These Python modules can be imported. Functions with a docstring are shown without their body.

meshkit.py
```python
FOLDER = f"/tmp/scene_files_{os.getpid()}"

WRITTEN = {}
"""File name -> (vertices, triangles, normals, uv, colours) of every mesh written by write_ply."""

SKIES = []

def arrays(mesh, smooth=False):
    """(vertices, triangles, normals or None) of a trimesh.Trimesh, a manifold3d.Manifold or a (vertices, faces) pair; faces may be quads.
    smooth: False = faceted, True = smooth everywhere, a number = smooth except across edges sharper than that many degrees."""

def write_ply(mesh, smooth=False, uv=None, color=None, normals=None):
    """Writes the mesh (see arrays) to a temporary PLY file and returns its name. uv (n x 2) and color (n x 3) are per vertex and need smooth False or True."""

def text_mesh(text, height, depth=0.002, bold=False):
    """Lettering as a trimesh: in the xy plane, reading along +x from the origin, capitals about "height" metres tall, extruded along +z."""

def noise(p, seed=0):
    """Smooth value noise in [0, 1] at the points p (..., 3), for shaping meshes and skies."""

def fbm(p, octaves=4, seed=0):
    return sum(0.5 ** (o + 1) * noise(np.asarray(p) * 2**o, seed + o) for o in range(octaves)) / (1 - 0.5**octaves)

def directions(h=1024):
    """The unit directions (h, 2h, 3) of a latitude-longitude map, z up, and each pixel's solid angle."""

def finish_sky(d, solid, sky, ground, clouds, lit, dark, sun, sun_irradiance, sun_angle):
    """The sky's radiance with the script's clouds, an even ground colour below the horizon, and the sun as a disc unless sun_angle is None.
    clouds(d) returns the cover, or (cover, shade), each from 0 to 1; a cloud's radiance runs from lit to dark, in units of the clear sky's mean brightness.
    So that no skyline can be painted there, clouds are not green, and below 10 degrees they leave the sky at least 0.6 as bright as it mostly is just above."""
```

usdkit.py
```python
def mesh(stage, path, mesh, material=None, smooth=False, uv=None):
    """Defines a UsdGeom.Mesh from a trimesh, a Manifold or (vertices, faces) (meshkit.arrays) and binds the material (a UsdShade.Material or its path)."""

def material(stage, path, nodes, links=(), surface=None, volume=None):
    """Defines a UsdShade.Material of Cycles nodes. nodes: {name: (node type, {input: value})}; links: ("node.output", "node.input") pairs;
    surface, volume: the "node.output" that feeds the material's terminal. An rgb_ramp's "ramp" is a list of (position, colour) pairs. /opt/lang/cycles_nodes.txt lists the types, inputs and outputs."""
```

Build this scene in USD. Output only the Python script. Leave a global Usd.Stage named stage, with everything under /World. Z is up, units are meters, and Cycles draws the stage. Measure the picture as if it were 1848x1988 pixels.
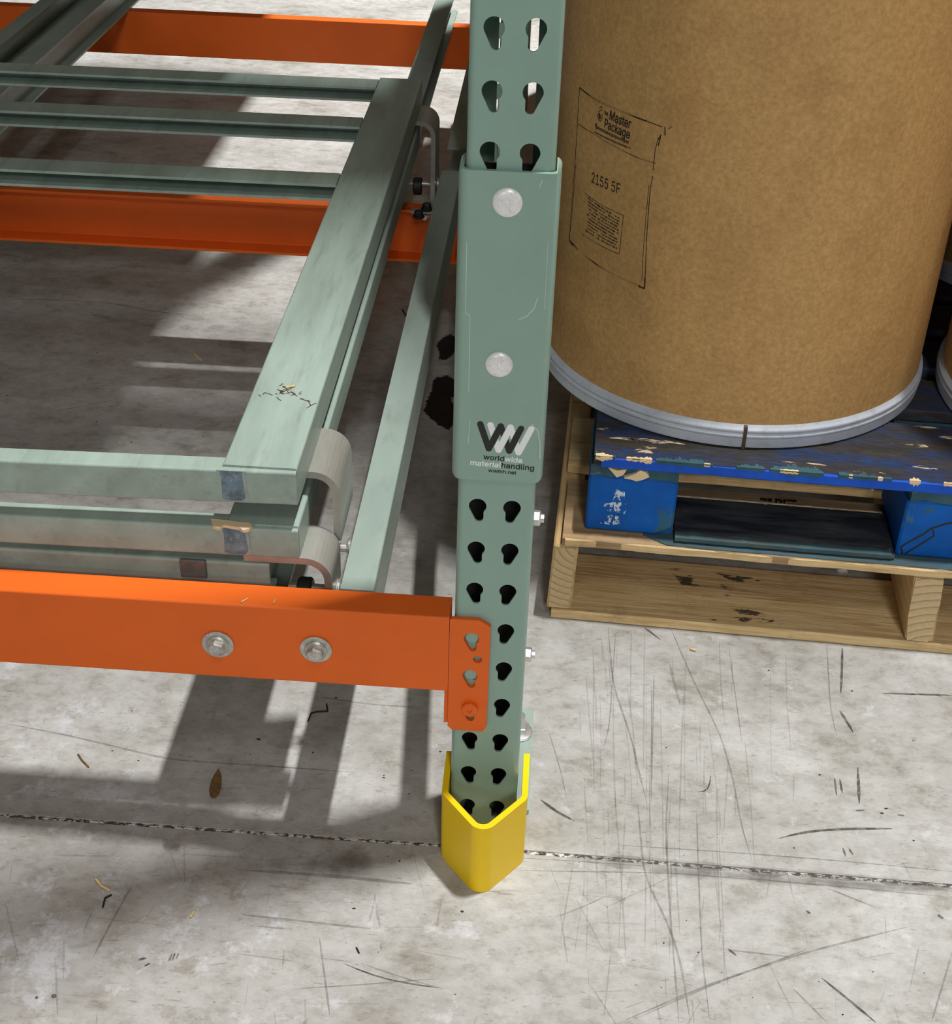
import math
import numpy as np
import trimesh
import manifold3d as m3
import usdkit
import meshkit
from shapely import affinity
from shapely.geometry import LineString, Polygon, Point, box as sbox
from shapely.ops import unary_union
from pxr import Usd, UsdGeom, UsdLux, UsdShade, Sdf, Gf, Vt

# ------------------------------------------------------------------ stage, camera, lights
stage = Usd.Stage.CreateInMemory()
UsdGeom.SetStageUpAxis(stage, "Z")
UsdGeom.SetStageMetersPerUnit(stage, 1.0)
UsdGeom.Xform.Define(stage, "/World")
UsdGeom.Scope.Define(stage, "/World/Looks")

W_PX, H_PX, F_PX = 1848, 1988, 2746.8
CAM = np.array([35.6, -1148.1, 1224.9])            # millimetres
YAW, PITCH, ROLL = 0.0468102507, 0.590110552, 0.0339286975


def cam_axes():
    cy, sy, cp, sp = math.cos(YAW), math.sin(YAW), math.cos(PITCH), math.sin(PITCH)
    f = np.array([-sy * cp, cy * cp, -sp])
    r = np.array([cy, sy, 0.0])
    u = np.cross(r, f)
    c, s = math.cos(ROLL), math.sin(ROLL)
    return np.array([c * r + s * u, -s * r + c * u, f])


AX = cam_axes()
camera = UsdGeom.Camera.Define(stage, "/World/camera")
camera.CreateHorizontalApertureAttr(36.0)
camera.CreateFocalLengthAttr(F_PX / W_PX * 36.0)
camera.CreateFStopAttr(0.0)
camera.CreateFocusDistanceAttr(1.6)
camera.CreateClippingRangeAttr(Gf.Vec2f(0.05, 200.0))
camera.CreateExposureAttr(0.0)
camera.AddTransformOp().Set(Gf.Matrix4d(*AX[0], 0, *AX[1], 0, *(-AX[2]), 0, *(CAM / 1000), 1))


def rect_light(name, pos, size, intensity, color=(1, 1, 1), tilt=(0, 0)):
    l = UsdLux.RectLight.Define(stage, "/World/" + name)
    l.CreateWidthAttr(size[0])
    l.CreateHeightAttr(size[1])
    l.CreateIntensityAttr(intensity)
    l.CreateColorAttr(Gf.Vec3f(*color))
    l.CreateNormalizeAttr(False)
    x = UsdGeom.Xformable(l)
    x.AddTranslateOp().Set(Gf.Vec3d(*pos))
    x.AddRotateXYZOp().Set(Gf.Vec3f(tilt[0], tilt[1], 0))


WARM = (1.0, 0.988, 0.962)
rect_light("unseen_key_lamp", (1.15, 0.50, 6.2), (0.10, 0.44), 2950, WARM)  # out of view overhead; casts the cart and rail shadows
rect_light("unseen_front_lamp", (-2.4, -8.6, 2.7), (1.2, 1.2), 13, WARM, (78, 0))  # out of view, low at front left; lights the upright faces
rect_light("unseen_front_lamp_001", (1.1, -7.6, 5.2), (1.2, 1.2), 37, WARM, (58, 0))  # out of view at front right; lights post, drum and pallet fronts
rect_light("unseen_front_lamp_002", (0.8, -3.6, 6.2), (0.25, 1.2), 58, WARM, (25, 0))  # out of view, high in front; brightens front faces and cross bars
rect_light("unseen_rear_lamp", (1.2, 4.8, 6.2), (0.10, 0.36), 7600, WARM)  # out of view behind the rack; lights the rear floor
dome = UsdLux.DomeLight.Define(stage, "/World/hall_light")
dome.CreateIntensityAttr(0.009)
dome.CreateColorAttr(Gf.Vec3f(1.0, 0.98, 0.95))

# ------------------------------------------------------------------ pixel helpers (photograph measured in 1848 x 1988)


def ray(u, v):
    return AX.T @ np.array([(u - W_PX / 2) / F_PX, (H_PX / 2 - v) / F_PX, 1.0])


def on_z(u, v, z=0.0):
    d = ray(u, v)
    return CAM + d * ((z - CAM[2]) / d[2])


def on_y(u, v, y):
    d = ray(u, v)
    return CAM + d * ((y - CAM[1]) / d[1])


# ------------------------------------------------------------------ prim helpers
taken = {}
base_of = {}


def numbered(parent, name):
    k = (parent, name)
    n = taken.get(k, 0)
    taken[k] = n + 1
    return name if n == 0 else f"{name}_{n:03d}"


def tag(prim, label=None, cat=None, group=None, kind=None):
    for key, val in (("label", label), ("category", cat), ("group", group), ("kind", kind)):
        if val:
            prim.SetCustomDataByKey(key, val)


def thing(name, label=None, cat=None, loc=(0, 0, 0), rotz=0.0, group=None, kind=None, local=False):
    """An Xform under /World. local=True: its meshes are given in its own axes; otherwise in world millimetres."""
    path = "/World/" + numbered("/World", name)
    x = UsdGeom.Xform.Define(stage, path)
    x.AddTranslateOp().Set(Gf.Vec3d(*(np.array(loc, float) / 1000)))
    if rotz:
        x.AddRotateZOp().Set(rotz)
    tag(x.GetPrim(), label, cat, group, kind)
    base_of[path] = np.zeros(3) if local else np.array(loc, float)
    return path


def arr(mesh):
    if hasattr(mesh, "to_mesh"):
        m = mesh.to_mesh()
        return trimesh.Trimesh(np.array(m.vert_properties[:, :3], float), np.array(m.tri_verts), process=False)
    return mesh


def part(parent, name, mesh, mat, label=None, smooth=False, kind=None, group=None, cat=None):
    mesh = arr(mesh).copy()
    root = "/".join(parent.split("/")[:3])
    path = parent + "/" + numbered(parent, name)
    mesh.apply_translation(-base_of.get(root, np.zeros(3)))
    mesh.apply_scale(0.001)
    usdkit.mesh(stage, path, mesh, mat, smooth=smooth)
    tag(stage.GetPrimAtPath(path), label, cat, group, kind)
    return path


def single(name, mesh, mat, label, cat, smooth=False, group=None, kind=None):
    """A thing that is one mesh; world millimetres. Its origin stays at its own base."""
    mesh = arr(mesh).copy()
    path = "/World/" + numbered("/World", name)
    b = mesh.bounds
    o = np.array([(b[0][0] + b[1][0]) / 2, (b[0][1] + b[1][1]) / 2, b[0][2]])
    mesh.apply_translation(-o)
    mesh.apply_scale(0.001)
    m = usdkit.mesh(stage, path, mesh, mat, smooth=smooth)
    m.AddTranslateOp().Set(Gf.Vec3d(*(o / 1000)))
    tag(m.GetPrim(), label, cat, group, kind)
    return path


def copy_of(src, name, label, loc, rotz=0.0, group=None):
    path = "/World/" + numbered("/World", name)
    x = UsdGeom.Xform.Define(stage, path)
    x.GetPrim().GetReferences().AddInternalReference(src)
    x.ClearXformOpOrder()
    x.AddTranslateOp(opSuffix="c").Set(Gf.Vec3d(*(np.array(loc, float) / 1000)))
    x.AddRotateZOp(opSuffix="c").Set(rotz)
    x.GetPrim().SetInstanceable(True)
    tag(x.GetPrim(), label, None, group)
    return path


# ------------------------------------------------------------------ mesh helpers (millimetres)
def cbox(x0, x1, y0, y1, z0, z1, c=1.0):
    """A box with chamfered edges."""
    c = min(c, 0.45 * min(x1 - x0, y1 - y0, z1 - z0))
    pts = []
    for x, sx in ((x0, 1), (x1, -1)):
        for y, sy in ((y0, 1), (y1, -1)):
            for z, sz in ((z0, 1), (z1, -1)):
                pts += [(x, y + sy * c, z + sz * c), (x + sx * c, y, z + sz * c), (x + sx * c, y + sy * c, z)]
    return trimesh.convex.convex_hull(np.array(pts, float))


def fillet(pts, r, n=5):
    out = [np.array(pts[0], float)]
    for i in range(1, len(pts) - 1):
        p, a, b = (np.array(q, float) for q in (pts[i], pts[i - 1], pts[i + 1]))
        da, db = a - p, b - p
        la, lb = np.linalg.norm(da), np.linalg.norm(db)
        da, db = da / la, db / lb
        ang = math.acos(np.clip(da @ db, -1, 1))
        t = min(r / math.tan(ang / 2), 0.48 * la, 0.48 * lb)
        rr = t * math.tan(ang / 2)
        bis = (da + db) / np.linalg.norm(da + db)
        c = p + bis * (rr / math.sin(ang / 2))
        a0 = p + da * t - c
        a1 = p + db * t - c
        t0, t1 = math.atan2(a0[1], a0[0]), math.atan2(a1[1], a1[0])
        d = (t1 - t0 + math.pi) % (2 * math.pi) - math.pi
        for k in range(n + 1):
            th = t0 + d * k / n
            out.append(c + rr * np.array([math.cos(th), math.sin(th)]))
    out.append(np.array(pts[-1], float))
    return out


def sheet(pts, t, r=5, n=5):
    """The cross-section of a bent sheet of thickness t along the centre line pts."""
    return LineString(fillet(pts, r, n)).buffer(t / 2, cap_style=2, join_style=1)


def extrude(poly, length):
    polys = list(getattr(poly, "geoms", [poly]))
    return trimesh.util.concatenate([trimesh.creation.extrude_polygon(g, length, engine="earcut") for g in polys])


def along_z(poly, z0, z1):
    m = extrude(poly, z1 - z0)
    m.apply_translation([0, 0, z0])
    return m


def along_y(poly, y0, y1):
    """poly in (x, z)."""
    m = extrude(poly, y1 - y0)
    m.apply_transform(np.array([[1, 0, 0, 0], [0, 0, -1, y1], [0, 1, 0, 0], [0, 0, 0, 1.0]]))
    return m


def along_x(poly, x0, x1):
    """poly in (y, z)."""
    m = extrude(poly, x1 - x0)
    m.apply_transform(np.array([[0, 0, 1, x0], [1, 0, 0, 0], [0, 1, 0, 0], [0, 0, 0, 1.0]]))
    return m


def manifold(mesh):
    mesh = mesh.copy()
    mesh.merge_vertices()
    return m3.Manifold(m3.Mesh(np.asarray(mesh.vertices, np.float32), np.asarray(mesh.faces, np.uint32)))


def face_prism(poly, y0, y1):
    """poly in (x, z) extruded along y, as a manifold."""
    return manifold(along_y(poly, y0, y1))


def lathe(profile, n=48):
    return trimesh.creation.revolve(np.array(profile, float), sections=n)


def turned(mesh, axis):
    """A lathed mesh about z, laid so that its +z points along axis."""
    m = mesh.copy()
    m.apply_transform(trimesh.geometry.align_vectors([0, 0, 1], axis))
    return m


def moved(mesh, x, y, z):
    m = mesh.copy()
    m.apply_translation([x, y, z])
    return m


def cat_(*ms):
    return trimesh.util.concatenate([arr(m) for m in ms])


def hex_bolt(washer_r=0, washer_t=2.4, head_r=10, head_h=7.5, mark=False):
    ms = []
    z = 0.0
    if washer_r:
        ms.append(lathe([[0, 0], [washer_r - 1, 0], [washer_r, 1], [washer_r, washer_t - .6], [washer_r - 1.2, washer_t], [0, washer_t]], 36))
        z = washer_t
        ms.append(moved(lathe([[0, 0], [head_r * 1.32, 0], [head_r * 1.32, 1.2], [head_r * 1.12, 2.6], [0, 2.6]], 32), 0, 0, z))
        z += 1.4
    hx = Polygon([(head_r * math.cos(math.radians(a)), head_r * math.sin(math.radians(a))) for a in range(10, 370, 60)])
    h1 = moved(extrude(hx, head_h - 1.2), 0, 0, z)
    c = [(x, y, z + head_h - 1.2) for x, y in list(hx.exterior.coords)[:-1]]
    c += [(x * .86, y * .86, z + head_h) for x, y, _ in c]
    ms += [h1, trimesh.convex.convex_hull(np.array(c))]
    return trimesh.util.concatenate(ms)


def dome_bolt(r, h):
    prof = [[0, 0], [r, 0], [r, 1.0]] + [[r * math.cos(t), 1.0 + (h - 1.0) * math.sin(t)] for t in np.linspace(0.08, math.pi / 2, 9)]
    prof[-1][0] = 0
    return lathe(prof, 40)


rng = np.random.default_rng(7)


def ragged(points, depth, seed=0):
    """A chip: a small irregular slab standing on the convex or concave outline (x, y)."""
    return extrude(Polygon(points), depth)


# ------------------------------------------------------------------ materials
def lin(*srgb):
    c = np.array(srgb, float) / 255
    return tuple(np.where(c <= 0.04045, c / 12.92, ((c + 0.055) / 1.055) ** 2.4))


def mat(name, nodes, links, surface="p.BSDF"):
    return usdkit.material(stage, "/World/Looks/" + name, nodes, links, surface=surface)


def paint(name, col, rough=0.4, vary=0.12, coat=0.0, metallic=0.0, dirt=None, dirt_amount=0.5, scale=9.0, bumpy=0.0, stretch=(1, 1, 1), spec=0.5):
    """A painted or bare even surface with gentle mottling, and optional dirt in patches."""
    dark = tuple(c * (1 - vary) for c in col)
    light = tuple(min(1, c * (1 + vary)) for c in col)
    nodes = {
        "g": ("geometry", {}),
        "m": ("mapping", {"scale": stretch}),
        "n": ("noise_texture", {"scale": scale, "detail": 5.0, "roughness": 0.6}),
        "r": ("rgb_ramp", {"ramp": [(0.3, dark), (0.7, light)]}),
        "p": ("principled_bsdf", {"roughness": rough, "metallic": metallic, "coat_weight": coat, "coat_roughness": 0.12, "specular_ior_level": spec}),
    }
    links = [("g.position", "m.vector"), ("m.vector", "n.vector"), ("n.fac", "r.fac")]
    last = "r.color"
    if dirt is not None:
        nodes["n2"] = ("noise_texture", {"scale": scale * 3.1, "detail": 7.0, "roughness": 0.7})
        nodes["r2"] = ("rgb_ramp", {"ramp": [(0.52, (0, 0, 0)), (0.75, (dirt_amount,) * 3)]})
        nodes["x"] = ("mix_color", {"b": dirt})
        links += [("m.vector", "n2.vector"), ("n2.fac", "r2.fac"), ("r2.color", "x.fac"), (last, "x.a")]
        last = "x.result"
    links.append((last, "p.base_color"))
    if bumpy:
        nodes["nb"] = ("noise_texture", {"scale": 900.0, "detail": 2.0})
        nodes["b"] = ("bump", {"strength": bumpy, "distance": 0.0004})
        links += [("g.position", "nb.vector"), ("nb.fac", "b.height"), ("b.normal", "p.normal")]
    return mat(name, nodes, links)


def wood(name, light, dark, along="x", rough=0.75, freq=60.0, dirt=(0.1, 0.08, 0.06), dirt_amount=0.35, ridges=0.25):
    """Sawn timber: grain stretched along one axis of the thing, stains in patches."""
    st = {"x": (1.6, 26, 26), "y": (26, 1.6, 26), "z": (26, 26, 1.6)}[along]
    nodes = {
        "t": ("texture_coordinate", {}),
        "o": ("object_info", {}),
        "sh": ("vector_math", {"math_type": "multiply_add", "vector2": (1, 1, 1)}),
        "m": ("mapping", {"scale": st}),
        "n": ("noise_texture", {"scale": freq / 26, "detail": 6.0, "roughness": 0.62, "distortion": 0.3}),
        "r": ("rgb_ramp", {"ramp": [(0.28, dark), (0.5, tuple((a * 0.35 + b * 0.65) for a, b in zip(dark, light))), (0.72, light)]}),
        "n2": ("noise_texture", {"scale": 17.0, "detail": 7.0, "roughness": 0.72}),
        "r2": ("rgb_ramp", {"ramp": [(0.53, (0, 0, 0)), (0.78, (dirt_amount,) * 3)]}),
        "x": ("mix_color", {"b": dirt}),
        "b": ("bump", {"strength": ridges, "distance": 0.0016}),
        "p": ("principled_bsdf", {"roughness": rough, "specular_ior_level": 0.25}),
    }
    links = [("t.object", "m.vector"), ("m.vector", "n.vector"), ("n.fac", "r.fac"), ("t.object", "n2.vector"), ("n2.fac", "r2.fac"),
             ("r2.color", "x.fac"), ("r.color", "x.a"), ("x.result", "p.base_color"), ("n.fac", "b.height"), ("b.normal", "p.normal")]
    del nodes["o"], nodes["sh"]
    return mat(name, nodes, links)


def worn_paint(name, col, under, amount=0.5, along="x", dark=None, rough=0.6, edge=0.02):
    """Painted timber whose paint has flaked along the grain."""
    st = {"x": (5, 30, 30), "y": (30, 5, 30), "z": (12, 12, 12)}[along]
    nodes = {
        "t": ("texture_coordinate", {}),
        "m": ("mapping", {"scale": st}),
        "n": ("noise_texture", {"scale": 1.3, "detail": 9.0, "roughness": 0.68, "distortion": 0.4}),
        "k": ("rgb_ramp", {"ramp": [(amount - edge, (0, 0, 0)), (amount + edge, (1, 1, 1))]}),
        "n2": ("noise_texture", {"scale": 14.0, "detail": 6.0, "roughness": 0.65}),
        "c": ("rgb_ramp", {"ramp": [(0.3, tuple(x * 0.72 for x in col)), (0.7, tuple(min(1, x * 1.2) for x in col))]}),
        "n3": ("noise_texture", {"scale": 2.2, "detail": 6.0, "roughness": 0.6}),
        "u": ("rgb_ramp", {"ramp": [(0.3, tuple(x * 0.5 for x in under)), (0.7, under)]}),
        "x": ("mix_color", {}),
        "b": ("bump", {"strength": 0.35, "distance": 0.001}),
        "p": ("principled_bsdf", {"roughness": rough, "specular_ior_level": 0.2}),
    }
    links = [("t.object", "m.vector"), ("m.vector", "n.vector"), ("n.fac", "k.fac"), ("t.object", "n2.vector"), ("n2.fac", "c.fac"),
             ("m.vector", "n3.vector"), ("n3.fac", "u.fac"), ("k.color", "x.fac"), ("c.color", "x.a"), ("u.color", "x.b"),
             ("n.fac", "b.height"), ("b.normal", "p.normal")]
    last = "x.result"
    if dark is not None:
        nodes["n4"] = ("noise_texture", {"scale": 9.0, "detail": 8.0, "roughness": 0.7})
        nodes["k4"] = ("rgb_ramp", {"ramp": [(0.42, (0, 0, 0)), (0.6, (0.9, 0.9, 0.9))]})
        nodes["x4"] = ("mix_color", {"b": dark})
        links += [("m.vector", "n4.vector"), ("n4.fac", "k4.fac"), ("k4.color", "x4.fac"), (last, "x4.a")]
        last = "x4.result"
    links.append((last, "p.base_color"))
    return mat(name, nodes, links)


GREEN = (0.275, 0.430, 0.358)
M = {}
M["green"] = paint("green_enamel", GREEN, rough=0.32, vary=0.05, coat=0.35, bumpy=0.05)
M["green_worn"] = paint("green_enamel_worn", (0.33, 0.425, 0.372), rough=0.42, vary=0.16, dirt=(0.17, 0.17, 0.15), dirt_amount=0.5, scale=24, stretch=(1, 0.13, 1), coat=0.1)
M["green_rail"] = paint("green_rail_enamel", (0.30, 0.38, 0.34), rough=0.42, vary=0.12, dirt=(0.18, 0.18, 0.16), dirt_amount=0.45, scale=12, stretch=(1, 0.3, 1))
M["orange"] = paint("orange_enamel", (0.86, 0.150, 0.016), rough=0.42, vary=0.05, coat=0.0, bumpy=0.08, spec=0.3)
M["yellow"] = paint("yellow_enamel", (0.99, 0.66, 0.006), rough=0.40, vary=0.03, coat=0.05, bumpy=0.05, spec=0.3)
M["steel"] = paint("raw_steel", (0.42, 0.42, 0.38), rough=0.42, vary=0.16, metallic=0.45, scale=30, stretch=(1, 0.25, 1), dirt=(0.25, 0.22, 0.17), dirt_amount=0.3)
M["zinc"] = paint("zinc", (0.72, 0.72, 0.70), rough=0.30, vary=0.12, metallic=0.75, scale=120, dirt=(0.2, 0.19, 0.17), dirt_amount=0.5)
M["zinc_dirty"] = paint("zinc_dirty", (0.55, 0.54, 0.50), rough=0.42, vary=0.25, metallic=0.55, scale=150, dirt=(0.10, 0.09, 0.08), dirt_amount=0.8)
M["zinc_bright"] = paint("zinc_bright", (0.92, 0.92, 0.92), rough=0.30, vary=0.08, metallic=0.1, scale=90, dirt=(0.45, 0.44, 0.42), dirt_amount=0.7)
M["dark_steel_and_shade"] = paint("dark_steel_and_shade", (0.03, 0.032, 0.032), rough=0.5, vary=0.3, metallic=0.3, scale=60)  # bolts and wheels; also stands in for shade inside the post
M["tab_steel"] = paint("tab_steel", (0.14, 0.15, 0.145), rough=0.5, vary=0.25, metallic=0.2, scale=60)
M["blue_weld"] = paint("blued_weld", (0.13, 0.20, 0.25), rough=0.45, vary=0.6, metallic=0.15, scale=60, dirt=(0.36, 0.41, 0.40), dirt_amount=1.0)
M["weld_halo"] = paint("weld_halo", (0.36, 0.40, 0.37), rough=0.5, vary=0.2, scale=80)
M["chime"] = paint("grey_galvanised_chime", (0.54, 0.585, 0.66), rough=0.34, vary=0.07, metallic=0.0, scale=20, dirt=(0.12, 0.12, 0.13), dirt_amount=0.3)
M["rust"] = paint("rusty_seam", (0.09, 0.055, 0.04), rough=0.7, vary=0.4, scale=200)
M["ink"] = paint("printing_ink", (0.032, 0.020, 0.012), rough=0.8, vary=0.3, scale=120)
M["ink_faint"] = paint("printing_ink_faint", (0.085, 0.050, 0.026), rough=0.8, vary=0.3, scale=120)
M["black_print"] = paint("black_sticker", (0.012, 0.012, 0.012), rough=0.4, vary=0.1)
M["white_print"] = paint("white_sticker", (0.93, 0.95, 0.97), rough=0.4, vary=0.03)
M["scratch_light"] = paint("scratched_enamel", (0.50, 0.62, 0.55), rough=0.5, vary=0.1)
M["primer"] = paint("chipped_enamel_primer", (0.10, 0.055, 0.04), rough=0.7, vary=0.3, scale=200)
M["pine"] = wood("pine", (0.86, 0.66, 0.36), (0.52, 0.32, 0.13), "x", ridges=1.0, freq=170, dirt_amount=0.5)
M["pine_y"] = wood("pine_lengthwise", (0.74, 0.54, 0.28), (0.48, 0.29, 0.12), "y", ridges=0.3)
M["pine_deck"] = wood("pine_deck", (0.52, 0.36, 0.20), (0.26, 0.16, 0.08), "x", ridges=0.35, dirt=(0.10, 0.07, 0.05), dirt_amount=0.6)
M["pine_bare"] = wood("pine_splinter", (0.90, 0.74, 0.50), (0.66, 0.46, 0.25), "x", ridges=0.3, dirt_amount=0.1)
M["blue"] = worn_paint("blue_paint", (0.003, 0.115, 0.50), (0.05, 0.18, 0.32), amount=0.60, along="z", rough=0.55)
M["blue_edge"] = worn_paint("blue_paint_bright", (0.012, 0.105, 0.66), (0.06, 0.20, 0.40), amount=0.64, along="x", rough=0.5)
M["blue_deck"] = worn_paint("blue_paint_worn", (0.016, 0.050, 0.16), (0.070, 0.060, 0.050), amount=0.47, along="x", dark=(0.030, 0.029, 0.030), rough=0.7, edge=0.08)
M["blue_dark"] = worn_paint("blackened_board", (0.020, 0.024, 0.034), (0.10, 0.105, 0.115), amount=0.52, along="x", rough=0.6, edge=0.10)
M["teal_wood"] = worn_paint("teal_stained_wood", (0.055, 0.13, 0.17), (0.12, 0.15, 0.14), amount=0.56, along="x", rough=0.7, edge=0.1)
M["teal_split"] = worn_paint("teal_split_wood", (0.05, 0.12, 0.15), (0.30, 0.30, 0.24), amount=0.62, along="x", rough=0.8, edge=0.06)
M["dry_leaf"] = paint("dry_leaf", (0.17, 0.10, 0.035), rough=0.7, vary=0.5, scale=160)
M["straw"] = paint("straw", (0.70, 0.52, 0.24), rough=0.7, vary=0.2, scale=90)
M["wire_black"] = paint("black_wire", (0.012, 0.011, 0.010), rough=0.55, vary=0.2)
M["cardboard"] = paint("carton_board", (0.42, 0.28, 0.15), rough=0.8, vary=0.1)


def end_grain(name, light, dark, centre, scale):
    """Sawn board ends with growth rings about a centre outside the board (thing's own axes, metres)."""
    nodes = {
        "t": ("texture_coordinate", {}),
        "m": ("mapping", {"mapping_type": "point", "location": tuple(-scale * c for c in centre), "scale": (scale, 0.0, scale)}),
        "w": ("wave_texture", {"wave_type": "rings", "rings_direction": "y", "profile": "saw", "scale": 1.0, "distortion": 0.6, "detail": 3.0, "detail_scale": 1.5}),
        "r": ("rgb_ramp", {"ramp": [(0.0, light), (0.70, tuple(0.88 * x for x in light)), (0.95, dark), (1.0, light)]}),
        "n": ("noise_texture", {"scale": 200.0, "detail": 4.0}),
        "x": ("mix_color", {"blend_type": "multiply", "fac": 0.35}),
        "p": ("principled_bsdf", {"roughness": 0.8, "specular_ior_level": 0.2}),
    }
    links = [("t.object", "m.vector"), ("m.vector", "w.vector"), ("w.fac", "r.fac"), ("t.object", "n.vector"), ("r.color", "x.a"), ("n.color", "x.b"), ("x.result", "p.base_color")]
    return mat(name, nodes, links)


M["end_a"] = end_grain("end_grain", (0.80, 0.60, 0.34), (0.50, 0.31, 0.14), (0.035, 0, 0.125), 30)
M["end_b"] = end_grain("end_grain_curved", (0.84, 0.64, 0.37), (0.52, 0.33, 0.15), (0.53, 0, -0.03), 26)

# brown fibre of the drums
M["fibre"] = mat("kraft_fibre", {
    "t": ("texture_coordinate", {}),
    "n": ("noise_texture", {"scale": 160.0, "detail": 6.0, "roughness": 0.7}),
    "n2": ("noise_texture", {"scale": 11.0, "detail": 6.0, "roughness": 0.6}),
    "r": ("rgb_ramp", {"ramp": [(0.28, (0.44, 0.245, 0.082)), (0.72, (0.66, 0.405, 0.165))]}),
    "r2": ("rgb_ramp", {"ramp": [(0.36, (0.80, 0.76, 0.72)), (0.52, (1.0, 1.0, 1.0))]}),
    "x": ("mix_color", {"blend_type": "multiply", "fac": 0.6}),
    "p": ("principled_bsdf", {"roughness": 0.62, "specular_ior_level": 0.3}),
}, [("t.object", "n.vector"), ("t.object", "n2.vector"), ("n.fac", "r.fac"), ("n2.fac", "r2.fac"), ("r.color", "x.a"), ("r2.color", "x.b"), ("x.result", "p.base_color")])

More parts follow.
